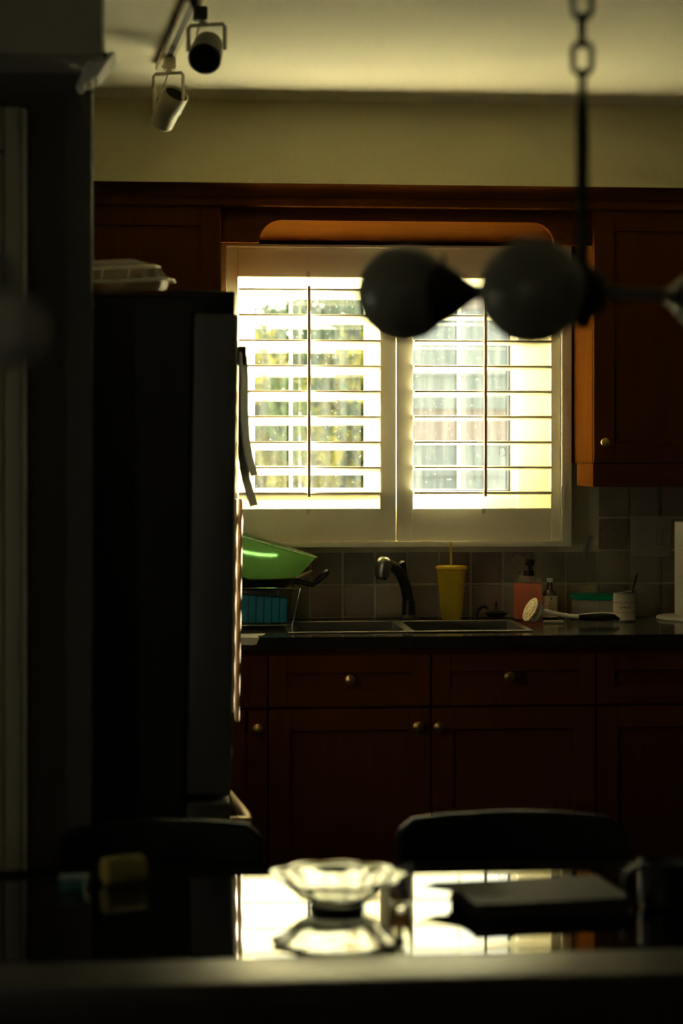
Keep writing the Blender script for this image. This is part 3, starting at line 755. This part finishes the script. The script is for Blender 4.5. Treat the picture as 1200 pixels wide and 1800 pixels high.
def vhandle(parent, y, zt, zb, out):
    h = part('handle', M_handle, parent, 'box', FX + out - .012, FX + out, y - .010, y + .010, zb, zt, .004, 2)
    for z in (zt - .05, zb + .05):
        part('standoff', M_handle, h, 'box', FX - .001, FX + out - .0115, y - .007, y + .007, z - .012, z + .012, .001)
vhandle(dN, ym - .035, 1.31, .80, .017)
vhandle(dF, ym + .035, 1.31, .77, .032)
# freezer handle: bowed bar
zf_ = .60
m = MB(); ye = FYN + .03
bar = [(FX + .040, ye, zf_), (FX + .037, ye + .06, zf_), (FX + .028, ye + .15, zf_), (FX + .018, ye + .25, zf_), (FX + .010, ye + .36, zf_)]
m.tube(bar, [.010, .013, .013, .012, .009], 12)
h = m.build('freezer_handle', M_handle, dB)
for p in (bar[0], bar[-1]):
    part('standoff', M_handle, h, 'box', FX - .001, p[0] + .004, p[1] - .012, p[1] + .008, zf_ - .010, zf_ + .010, .003)
part('magnet', M_whiteplastic, tR, 'lathe', [(0, 0), (.018, 0), (.018, .006), (.010, .010), (0, .010)], (FX, FYN + .22, .725), 16, Matrix.Rotation(R(90), 4, 'Y'))
fr_rot = R(0.9)
tR.rotation_euler = (0, fr_rot, 0)
tR.location.z = .0005 + .36 * math.sin(fr_rot)
def onfridge(y, z, off):      # point in the leaning fridge's door plane
    v = Vector((FX + off, y, z)) - Vector((FX - .40, (FYN + FYF) / 2, 0))
    v = Matrix.Rotation(fr_rot, 3, 'Y') @ v
    return v + Vector((FX - .40, (FYN + FYF) / 2, tR.location.z))
def sheet(name, y0, y1, offs, m_, label, th=.0012):
    """paper hanging on the door; offs: (height, distance from the door) from top to bottom"""
    bm = bmesh.new(); rows = []
    for (z, o_) in offs:
        rows.append([bm.verts.new(onfridge(y, z, o_ + dd + (.027 if y == y1 else 0))) for y in (y0, y1) for dd in (0, th)])
    for A, B in zip(rows, rows[1:]):
        for i, j in ((0, 2), (2, 3), (3, 1), (1, 0)):
            bm.faces.new((A[i], A[j], B[j], B[i]))
    bm.faces.new((rows[0][0], rows[0][1], rows[0][3], rows[0][2])); bm.faces.new((rows[-1][0], rows[-1][2], rows[-1][3], rows[-1][1]))
    bmesh.ops.recalc_face_normals(bm, faces=bm.faces[:])
    mb = MB(); mb._merge(bm)
    o = mb.build(name, m_, None); tag(o, label, 'paper'); return o
def zfr(py, d=4.55): return HE - (py - YH) / F * d
sheet('paper_note', FYN + .015, FYN + .24, [(zfr(622), .003), (zfr(660), .006), (zfr(720), .0075), (zfr(770), .012), (zfr(805), .021), (zfr(836), .033)], M_darkpaper, 'upper curled paper sheet clipped to the refrigerator door')
sheet('paper_note', FYN + .012, FYN + .20, [(zfr(630), .0015), (zfr(800), .0025), (zfr(840), .012), (zfr(865), .022), (zfr(888), .032)], M_darkpaper, 'lower longer paper sheet curling from the refrigerator door')
q = onfridge(FYN + .12, zfr(624), .0)
o = MB(); zc_ = zfr(626)
cc = [onfridge(FYN + .12, zfr(608), .0055), onfridge(FYN + .12, zfr(645), .0055)]
o.tube([cc[0], cc[0].lerp(cc[1], .5), cc[1]], [.016, .019, .014], 4, flat=.6)
bpy_o = o
o = MB(); o.box(-.0005, .019, -.03, .03, -.022, .022, .003)
o = o.build('magnet_clip', M_black, None); o.location = onfridge(FYN + .13, zfr(626), .0045); o.rotation_euler = (0, fr_rot, 0)
tag(o, 'black magnetic clip holding papers on the refrigerator door', 'clip')
bpy_o.bm.free()
# clear plastic tray on top of the fridge
tcl = at_y(228, 512, 4.62); zt0 = fzt + .0125 + tR.location.z + .004
ta, tbx = X_(118, 4.60), X_(297, 4.60); hz_ = .078
t = thing('plastic_clamshell', ((ta + tbx) / 2, 4.62, zt0), 'clear plastic food clamshell lying on top of the refrigerator', 'food container')
m = MB()
def rect(x0, x1, y0, y1, z, sl=0): return [Vector((x0, y0, z)), Vector((x1, y0, z)), Vector((x1, y1, z)), Vector((x0, y1, z))]
slp = math.tan(fr_rot)
def loft(mb, rings):
    bm = bmesh.new(); vs = [[bm.verts.new(Vector((v.x, v.y, v.z - 0 * slp))) for v in r_] for r_ in rings]
    for A, B in zip(vs, vs[1:]):
        n = len(A)
        for i in range(n): bm.faces.new((A[i], A[(i + 1) % n], B[(i + 1) % n], B[i]))
    bm.faces.new(vs[0][::-1]); bm.faces.new(vs[-1])
    bmesh.ops.recalc_face_normals(bm, faces=bm.faces[:])
    bmesh.ops.bevel(bm, geom=bm.edges[:], offset=.0035, segments=2, affect='EDGES')
    mb._merge(bm); return mb
loft(m, [rect(ta + .012, tbx - .012, 4.50, 4.70, zt0 + .004), rect(ta + .004, tbx - .004, 4.49, 4.71, zt0 + .026)])
m.build('tray', M_clear, t)
part('rim', M_clear, t, 'box', ta - .004, tbx + .006, 4.482, 4.718, zt0 + .0265, zt0 + .030, .001, 1)
m = MB(); loft(m, [rect(ta + .002, tbx - .004, 4.488, 4.712, zt0 + .0305), rect(ta + .016, tbx - .022, 4.515, 4.685, zt0 + hz_ - .018), rect(ta + .050, tbx - .075, 4.55, 4.65, zt0 + hz_)])
m.build('lid', M_clear, t)
part('tab', M_clear, t, 'box', tbx + .0065, tbx + .018, 4.56, 4.60, zt0 + .020, zt0 + .029, .001, 1)
m = MB()
for zz, i0, i1, dy in ((zt0 + .030, -.004, .006, 0), (zt0 + hz_ - .018, .016, -.022, .033)):
    m.tube([(ta + i0, 4.482 + dy, zz), (tbx + i1, 4.482 + dy, zz), (tbx + i1, 4.718 - dy, zz), (ta + i0, 4.718 - dy, zz)], .0022, 8, closed=True)
m.build('edge_highlight', M_edge, t)  # pale tubes added as the bright highlight lines around the rim
for q in range(3):
    xq = ta + .03 + q * .06
    part('crease', M_edge, t, 'tube', [(xq, 4.491, zt0 + .031), (xq + .004, 4.515, zt0 + hz_ - .02)], .0012, 6)
t.rotation_euler = (R(4), R(-2), R(-4)); t.location.z += .008

# ------------------------------------------------------------------ track light on the kitchen ceiling
p0 = at_z(285, 112, CEIL); p1 = at_z(362, -60, CEIL)
ang = math.atan2(p1.y - p0.y, p1.x - p0.x)
tt = thing('track_light', (p0.x, p0.y, CEIL), 'cream track light with two adjustable spot heads on the ceiling', 'track light')
dirv = (p1 - p0).normalized(); nrm = Vector((-dirv.y, dirv.x, 0))
def tbox(mb, a, b, w, z0_, z1_, bev=.0015):
    bm = bmesh.new(); q = []
    for z in (z0_, z1_):
        q.append([bm.verts.new(Vector((*(p + nrm * s * w).xy, z))) for p, s in ((a, -1), (a, 1), (b, 1), (b, -1))])
    bm.faces.new(q[0][::-1]); bm.faces.new(q[1])
    for i in range(4): bm.faces.new((q[0][i], q[0][(i + 1) % 4], q[1][(i + 1) % 4], q[1][i]))
    bmesh.ops.recalc_face_normals(bm, faces=bm.faces[:])
    if bev: bmesh.ops.bevel(bm, geom=bm.edges[:], offset=bev, segments=2, affect='EDGES')
    mb._merge(bm)
m = MB(); tbox(m, p0, p1, .018, CEIL - .020, CEIL - .0005); m.build('track', M_track, tt)
m = MB(); tbox(m, p0 + dirv * .06, p1 - dirv * .01, .0065, CEIL - .0215, CEIL - .0202, 0); m.build('slot', M_black, tt)
def spot(base, head_c, axis_to, r_, ln, bodym, dark):
    """base: point under the track, head_c: centre of the can, axis_to: where the mouth looks"""
    m = MB(); tbox(m, base - dirv * .022, base + dirv * .022, .014, CEIL - .050, CEIL - .0218); ad = m.build('adapter', M_black if dark else M_track, tt)
    side = Vector((1, -.35, 0)).normalized()
    arm = []
    for s in (-1, 1):
        e = head_c + side * s * (r_ + .006)
        arm.append((e, Vector((e.x, e.y, CEIL - .066))))
    m = MB()
    m.tube([arm[0][0], arm[0][1], arm[0][1].lerp(arm[1][1], .06) + Vector((0, 0, .006)), arm[0][1].lerp(arm[1][1], .94) + Vector((0, 0, .006)), arm[1][1], arm[1][0]], .0048, 8)
    m.build('yoke', M_track, tt)
    part('stem', M_track, ad, 'tube', [Vector((base.x, base.y, CEIL - .050)), Vector((head_c.x, head_c.y, CEIL - .060))], .008, 10)
    ax_ = (axis_to - head_c).normalized(); mt = ax_.to_track_quat('Z', 'Y').to_matrix().to_4x4()
    m = MB(); m.lathe([(0, -ln / 2), (r_ * .7, -ln / 2), (r_ * .9, -ln / 2 + .008), (r_ * .92, 0), (r_, .004), (r_, ln / 2), (r_ * .93, ln / 2), (r_ * .9, ln / 2 - .035), (0, ln / 2 - .035)], head_c, 28, mt)
    hd_ = m.build('spot_head', bodym, tt)
    m = MB(); m.lathe([(0, ln / 2 - .028), (r_ * .60, ln / 2 - .026), (r_ * .89, ln / 2 - .006), (r_ * .89, ln / 2 - .034), (0, ln / 2 - .034)], head_c, 24, mt)
    m.build('lamp_face', M_bulb, hd_)
    w0 = head_c - ax_ * ln * .5
    part('wire', M_track, hd_, 'tube', [Vector((base.x, base.y, CEIL - .052)), (Vector((base.x, base.y, CEIL - .06)).lerp(w0, .5) + side * -.018), w0], .0022, 6)
b1 = at_z(298, 108, CEIL - .03)
dS = (b1 - Vector((0, 0, 0))).y
h1_ = at_y(296, 193, b1.y)
spot(b1, h1_, h1_ + Vector((.34, -.55, .62)), .033, .105, M_track, False)
b2 = at_z(352, 20, CEIL - .03)
h2_ = at_y(363, 90, b2.y)
spot(b2, h2_, h2_ + Vector((-.12, -.75, -.55)), .037, .082, mat('dark_spot_enamel', (.12, .11, .08), .4, noise=.05), True)

# ------------------------------------------------------------------ chandelier
DH = 2.6
hub = at_d(1023, 512, DH)
tc_ = thing('chandelier', hub, 'dark chain hung chandelier with smoked round globes on horizontal arms', 'chandelier')
# canopy, chain, stem
part('ceiling_canopy', M_darkmetal, tc_, 'lathe', [(0, -.03), (.012, -.028), (.05, -.012), (.06, -.004), (.06, 0), (0, 0)], (hub.x, hub.y, CEIL), 28)
zstem = at_d(1023, 180, DH).z
part('stem', M_darkmetal, tc_, 'tube', [(hub.x, hub.y, hub.z), (hub.x, hub.y, zstem - .02), (hub.x, hub.y, zstem)], [.0085, .0085, .007], 14)
def link(zc_, rotz):
    hw, hl = .0125, .0215; pts = []
    for a in range(16):
        an = 2 * math.pi * a / 16
        x = hw * math.cos(an); z = (hl - hw) * (1 if math.sin(an) >= 0 else -1) + hw * math.sin(an)
        pts.append(Vector((x, 0, z)))
    rm = Matrix.Rotation(rotz, 3, 'Z')
    return [rm @ p + Vector((hub.x, hub.y, zc_)) for p in pts]
zc_ = zstem + .021; k = 0
while zc_ < CEIL - .03:
    part('chain_link', M_darkmetal, tc_, 'tube', link(zc_, R(85) if k % 2 == 0 else R(-8)), .0042, 8, closed=True)
    zc_ += .0365; k += 1
part('hub', M_darkmetal, tc_, 'lathe', [(0, -.05), (.010, -.046), (.016, -.034), (.030, -.020), (.034, 0), (.030, .018), (.018, .028), (.012, .036), (0, .036)], hub, 28)
for (px, py, d, rpx) in ((711, 516, 2.72, 84), (934, 512, 2.40, 93), (1296, 528, 2.42, 92)):
    g = at_d(px, py, d); rg = rpx / F * d
    dv = (hub - g); L_ = dv.length; u_ = dv.normalized()
    if px == 711: u_ = (hub + Vector((0, 0, 0)) - g).normalized()
    a = part('arm', M_darkmetal, tc_, 'tube', [hub - u_ * .02, g + u_ * (rg + .03)], .0085, 12)
    mt = u_.to_track_quat('Z', 'Y').to_matrix().to_4x4()
    m = MB(); n_ = 12
    prof = [(rg * math.sin(math.pi * i / 24), -rg * math.cos(math.pi * i / 24)) for i in range(0, 22)]
    prof[0] = (0, -rg)
    prof += [(rg * .40, rg * .93), (rg * .40, rg * .96), (0, rg * .96)]
    m.lathe(prof, g, 40, mt); m.build('globe', M_globe, a)
    m = MB(); m.lathe([(0, rg * .80), (rg * .62, rg * .80), (rg * .64, rg * .86), (rg * .60, rg * .94), (rg * .45, rg + .012), (.014, rg + .034), (.010, rg + .044), (0, rg + .044)], g, 28, mt)
    for q in range(3):
        an = R(90 + 120 * q); loc = mt @ Vector((math.cos(an) * rg * .60, math.sin(an) * rg * .60, rg * .88)); l2 = mt @ Vector((math.cos(an) * (rg * .60 + .012), math.sin(an) * (rg * .60 + .012), rg * .88))
        m.tube([g + loc, g + l2], [.0025, .0035], 8)
    m.build('fitter', M_darkmetal, a)

# ------------------------------------------------------------------ dining table and chairs
TZT = 0.75
ty0 = at_z(600, 1724, TZT).y; ty1 = at_z(600, 1519, TZT).y
gy0 = at_z(600, 1679, TZT).y; gy1 = at_z(600, 1538, TZT).y
tx0, tx1 = -.55, 1.15
tt2 = thing('dining_table', ((tx0 + tx1) / 2, (ty0 + ty1) / 2, 0), 'dark dining table with mirror glossy black top reflecting the window', 'table')
m = MB()
m.box(tx0, tx1, ty0, gy0, TZT - .04, TZT, .008, 3); m.box(tx0, tx0 + .12, gy0, gy1, TZT - .04, TZT); m.box(tx1 - .12, tx1, gy0, gy1, TZT - .04, TZT)
m.build('rim', M_tablewood, tt2)
part('far_rim', mat('matte_black_edge', (.012, .011, .01), .9, noise=.1, spec=.0), tt2, 'box', tx0, tx1, gy1, ty1, TZT - .04, TZT)
part('glossy_panel', M_tableglass, tt2, 'box', tx0 + .1205, tx1 - .1205, gy0 + .0005, gy1 - .0005, TZT - .03, TZT)
m = MB(); m.box(tx0 + .06, tx1 - .06, ty0 + .06, ty1 - .06, TZT - .11, TZT - .0405); m.build('apron', M_tablewood, tt2)
for x in (tx0 + .09, tx1 - .09):
    for y in (ty0 + .09, ty1 - .09):
        m = MB(); m.lathe([(0, 0), (.022, 0), (.026, .01), (.034, .3), (.040, .55), (.040, TZT - .1105), (0, TZT - .1105)], (x, y, 0), 20); m.build('leg', M_tablewood, tt2)
def chair(xa, xb, d, ytop_l, ytop_m, ytop_r, label):
    ya = d
    xc = (xa + xb) / 2; hw = (xb - xa) / 2
    zt_ = ytop_m
    t = thing('dining_chair', (xc, ya - .2, 0), label, 'chair', 'dark dining chairs behind the table')
    # back: curved slab with arched top, slightly raked
    bm = bmesh.new(); cols = []; n_ = 14
    for i in range(n_ + 1):
        s = -1 + 2 * i / n_
        x = xc + hw * s
        yb = ya + .03 * (1 - s * s)
        top = (ytop_l if s < 0 else ytop_r) * abs(s) ** 2.2 + ytop_m * (1 - abs(s) ** 2.2)
        if abs(s) == 1: top -= .018
        bot = .52
        cols.append([bm.verts.new((x, yb + (.0 if q in (0, 1) else .024) + (.02 if q in (1, 2) else 0), bot if q in (0, 3) else top)) for q in range(4)])
    for A, B in zip(cols, cols[1:]):
        for q in range(4): bm.faces.new((A[q], A[(q + 1) % 4], B[(q + 1) % 4], B[q]))
    bm.faces.new(cols[0]); bm.faces.new(cols[-1][::-1])
    bmesh.ops.recalc_face_normals(bm, faces=bm.faces[:])
    eds = [e for e in bm.edges if e.calc_face_angle(0) > R(50)]
    bmesh.ops.bevel(bm, geom=eds, offset=.007, segments=3, affect='EDGES')
    mb = MB(); mb._merge(bm); mb.build('backrest', M_leather, t)
    m = MB(); m.box(xc - hw + .005, xc + hw - .005, ya - .40, ya + .01, .43, .49, .02, 3); m.build('seat', M_leather, t)
    for sx in (-1, 1):
        m = MB(); m.tube([(xc + sx * (hw - .03), ya - .37, 0), (xc + sx * (hw - .03), ya - .37, .432)], [.015, .02], 12); m.build('leg', M_tablewood, t)
        m = MB(); m.tube([(xc + sx * (hw - .03), ya + .035, 0), (xc + sx * (hw - .03), ya + .0, .44), (xc + sx * (hw - .03), ya + .018, .60)], [.014, .018, .012], 12); m.build('leg', M_tablewood, t)
    return t
CHY = 3.42
zA = lambda px, py: at_y(px, py, CHY).z
chair(X_(96, CHY), X_(462, CHY), CHY, zA(100, 1470), zA(300, 1452), zA(460, 1456), 'black low-backed dining chair in front of the refrigerator')
chair(X_(700, CHY), X_(1110, CHY), CHY, zA(705, 1448), zA(905, 1436), zA(1105, 1446), 'black low-backed dining chair in front of the sink cabinet')

# ------------------------------------------------------------------ things on the table
g = at_z(592, 1597, TZT)
t = thing('glass_bowl', (g.x, g.y, TZT), 'clear fluted glass bowl on a dark foot on the glossy table', 'bowl')
bm = bmesh.new(); n_ = 72
sc = .86
out = [(.0, .010), (.036, .010), (.050, .014), (.066, .024), (.074, .034), (.080, .044), (.092, .056), (.110, .066)]
inn = [(.106, .067), (.088, .060), (.075, .048), (.067, .036), (.058, .026), (.040, .020), (.0, .018)]
rings = []
for idx, (r_, z_) in enumerate(out + inn):
    if r_ == 0: rings.append([bm.verts.new((0, 0, z_))]); continue
    fl = .05 * (min(1, max(0, (z_ - .014) / .03)))
    rings.append([bm.verts.new((r_ * sc * (1 + fl * math.cos(9 * 2 * math.pi * i / n_)) * math.cos(2 * math.pi * i / n_), r_ * sc * (1 + fl * math.cos(9 * 2 * math.pi * i / n_)) * math.sin(2 * math.pi * i / n_), z_)) for i in range(n_)])
for A, B in zip(rings, rings[1:]):
    for i in range(n_):
        j = (i + 1) % n_
        if len(A) == 1: bm.faces.new((A[0], B[j], B[i]))
        elif len(B) == 1: bm.faces.new((A[i], A[j], B[0]))
        else: bm.faces.new((A[i], A[j], B[j], B[i]))
bmesh.ops.recalc_face_normals(bm, faces=bm.faces[:])
mb = MB(); mb._merge(bm, Matrix.Translation((g.x, g.y, TZT + .003)) @ Matrix.Diagonal((1.04, 1.04, .72, 1))); mb.build('fluted_bowl', M_glass, t)
part('foot', M_black, t, 'lathe', [(0, .0004), (.040, .0004), (.042, .003), (.038, .0095), (0, .0095)], (g.x, g.y, TZT), 32)
g2 = at_z(703, 1594, TZT)
t = tag(MB().lathe([(0, .0005), (.015, .0005), (.0165, .003), (.0185, .064), (.0178, .0645), (.0155, .008), (0, .007)], (g2.x, g2.y, TZT), 30).build('shot_glass', M_glass), 'small clear drinking glass right of the fluted glass bowl', 'glass')
# dark notebook with a loose sheet
n0 = at_z(838, 1621, TZT)
yN = n0.y
t = thing('notebook', (n0.x + .15, yN + .06, TZT), 'dark closed notebook lying on the table before the right chair', 'notebook')
rotz = R(7)
def rbox(name, m_, par, x0, x1, y0, y1, z0_, z1_, bev=.001):
    mb = MB(); bm = bmesh.new(); bmesh.ops.create_cube(bm, size=1)
    for v in bm.verts: v.co = Vector(((x0 + x1) / 2 + v.co.x * (x1 - x0), (y0 + y1) / 2 + v.co.y * (y1 - y0), (z0_ + z1_) / 2 + v.co.z * (z1_ - z0_)))
    bmesh.ops.bevel(bm, geom=bm.edges[:], offset=bev, segments=2, affect='EDGES')
    mb._merge(bm, Matrix.Translation((n0.x, n0.y, TZT)) @ Matrix.Rotation(rotz, 4, 'Z'))
    return mb.build(name, m_, par)
rbox('cover', M_note, t, 0, .235, 0, .16, .0005, .003); rbox('pages', M_pages, t, .003, .231, .003, .157, .0031, .021, .0008); rbox('cover', M_note, t, -.002, .235, 0, .16, .0211, .0245)
bm = bmesh.new()
prs = [(-.052, .13), (.02, .055), (.06, .055), (.06, .15), (-.02, .155)]
mb = MB(); mb.prism(prs, 'z', .0247, .0257)
mb.bm.transform(Matrix.Translation((n0.x, n0.y, TZT)) @ Matrix.Rotation(rotz, 4, 'Z'))
o = mb.build('loose_sheet', M_darkpaper, None); tag(o, 'dark loose sheet jutting left from the notebook', 'paper')
bm.free()
o = MB(); pw = [at_z(808, 1627, TZT), at_z(822, 1635, TZT), at_z(850, 1637, TZT), at_z(905, 1648, TZT)]
o.tube([p + Vector((0, 0, .0016)) for p in pw], .0013, 6); o = o.build('thin_cord', M_black, None); tag(o, 'thin black cord in front of the notebook', 'cord')
# mug
gm = at_z(1163, 1592, TZT)
t = thing('mug', (gm.x, gm.y, TZT), 'black glazed mug with round handle at the right of the table', 'mug')
part('body', M_mug, t, 'lathe', [(0, .0005), (.030, .0005), (.033, .004), (.034, .066), (.0325, .0665), (.030, .062), (.029, .008), (0, .006)], (gm.x, gm.y, TZT), 36)
hc_ = Vector((gm.x - .033, gm.y, TZT + .036))
part('handle', M_mug, t, 'tube', [hc_ + Vector((-.026 * math.cos(a) * 1.0 + .002, -.004, .024 * math.sin(a))) for a in [R(-80 + 160 * i / 12) for i in range(13)]], .0052, 10)
# jar lying on its side, teal box
gj = at_z(214, 1553, TZT); ax_ = Vector((.92, .40, 0)).normalized()
t = thing('lying_jar', (gj.x, gj.y, TZT), 'small amber jar lying on its side on the table', 'jar')
mt = ax_.to_track_quat('Z', 'Y').to_matrix().to_4x4()
part('body', M_jar, t, 'lathe', [(0, -.018), (.0195, -.018), (.0215, -.014), (.0215, .030), (.017, .036), (0, .036)], (gj.x, gj.y, TZT + .0222), 28, mt)
part('cap', M_jar, t, 'lathe', [(.0, -.030), (.012, -.030), (.0205, -.029), (.0215, -.027), (.0215, -.0185), (0, -.0185)], (gj.x, gj.y, TZT + .0222), 28, mt)
gt = at_z(128, 1563, TZT)
t = thing('small_box', (gt.x, gt.y, TZT), 'small teal box with pale lid at the left of the table', 'box')
part('tray', M_teal, t, 'box', gt.x - .019, gt.x + .019, gt.y - .012, gt.y + .02, TZT + .0005, TZT + .014, .002)
part('lid', mat('pale_teal_lid', (.16, .24, .22), .5, noise=.05), t, 'box', gt.x - .021, gt.x + .023, gt.y - .013, gt.y + .021, TZT + .0142, TZT + .020, .002)

# ------------------------------------------------------------------ floor lamp whose globe enters at the left edge
lg = at_d(12, 580, 1.55); pl_ = at_d(-150, 790, 1.62)
t = thing('floor_lamp', (pl_.x, pl_.y, 0), 'blurred round lamp globe at the left picture edge', 'lamp')
part('base', M_darkmetal, t, 'lathe', [(0, 0.0005), (.13, .0005), (.13, .012), (.02, .03), (0, .03)], (pl_.x, pl_.y, 0), 36)
part('pole', M_darkmetal, t, 'tube', [(pl_.x, pl_.y, .028), (pl_.x, pl_.y, 1.62)], .010, 14)
part('arm', M_darkmetal, t, 'tube', [(pl_.x, pl_.y, 1.60), (pl_.x * .6 + lg.x * .4, pl_.y * .6 + lg.y * .4, 1.625), (lg.x, lg.y, lg.z + .048), (lg.x, lg.y, lg.z + .028)], .006, 10)
part('globe', mat('dim_frosted_globe', (.42, .40, .34), .5, noise=.05), t, 'lathe', [(.030 * math.sin(math.pi * i / 20), -.030 * math.cos(math.pi * i / 20)) for i in range(0, 21)], lg, 32)

# ------------------------------------------------------------------ outside the window
struct(part('ground', M_lawn, None, 'box', -14, 18, YW + .25, 30, -.06, -.01), 'lawn outside')
NY = 12.4
h = thing('neighbour_house', (3.2, NY, 0), 'hazy grey sided house seen through the right shutter', 'house')
hx0, hx1, nb = X_(668, NY), X_(668, NY) + 3.4, 13
part('wall', M_board[0], h, 'box', hx0 + .02, hx1, NY + .03, NY + .16, 0, nb * .21)
for q in range(nb):
    mb = MB(); mb.prism([(NY - .012, q * .21), (NY + .028, q * .21), (NY + .028, q * .21 + .209), (NY + .012, q * .21 + .209)], 'x', hx0, hx1)
    mb.build('clapboard', M_board[(q * 2 + (q // 3)) % 3], h, False)
fy = 11.2
fn = thing('garden_fence', (-.6, fy, 0), 'low weathered board fence beneath the foliage outside', 'fence')
fx = -2.4; k = 0
while fx < X_(700, fy):
    mb = MB(); mb.box(fx, fx + .135, fy, fy + .02, 0, 1.17 + random.uniform(-.015, .015), .003, 1); mb.build('board', M_fence, fn, False)
    fx += .14
mb = MB(); mb.box(-2.4, X_(700, fy), fy + .021, fy + .06, .9, .98); mb.build('stringer', M_fence, fn)
def shrub(x, y, rx, h_, n, mats, label):
    t = thing('garden_shrub', (x, y, 0), label, 'shrub', 'shrubs beyond the fence')
    part('stem', M_bark, t, 'tube', [(x, y, 0), (x + .05, y, h_ * .35), (x - .03, y, h_ * .75)], [.05, .04, .015], 8)
    for mi, m_ in enumerate(mats):
        vs, fs = [], []
        blobs = [(random.gauss(0, .42), random.gauss(0, .4), random.uniform(.25, .92)) for _ in range(16)]
        for _ in range(n):
            b = random.choice(blobs)
            px_, py_, pz_ = b[0] * rx + random.gauss(0, .17 * rx), b[1] * rx + random.gauss(0, .15 * rx), b[2] * h_ + random.gauss(0, .10)
            if pz_ > h_ or pz_ < .1 or abs(px_) > rx or abs(py_) > .5: continue
            a = Euler((random.uniform(0, 6.3), random.uniform(0, 6.3), random.uniform(0, 6.3))).to_matrix()
            l_, w_ = random.uniform(.035, .06), random.uniform(.018, .03)
            k_ = len(vs)
            for c_ in ((-l_, 0, 0), (0, w_, .006), (l_, 0, 0), (0, -w_, .006)): vs.append(tuple(a @ Vector(c_) + Vector((px_, py_, pz_))))
            fs.append((k_, k_ + 1, k_ + 2, k_ + 3))
        me = bpy.data.meshes.new('foliage'); me.from_pydata(vs, [], fs); me.materials.append(m_)
        o = bpy.data.objects.new('foliage', me); COL.objects.link(o); o.parent = t; o['kind'] = 'stuff'
    return t
shrub(X_(472, 12.0), 12.0, .42, 2.2, 4200, (M_leaf[1], M_leaf[2]), 'yellow green shrub at the left of the left shutter')
shrub(X_(600, 13.2), 13.2, .45, 2.35, 4200, (M_leaf[0], M_leaf[1]), 'mixed green shrub at the middle of the left shutter')
shrub(X_(330, 13.6), 13.6, .6, 2.5, 4200, (M_leaf[2], M_leaf[0]), 'dark green shrub half hidden by the shutter edge')
shrub(X_(560, 14.9), 14.9, 1.3, 2.9, 7000, (M_leaf[0], M_leaf[2]), 'broad dark green shrub behind the other shrubs')
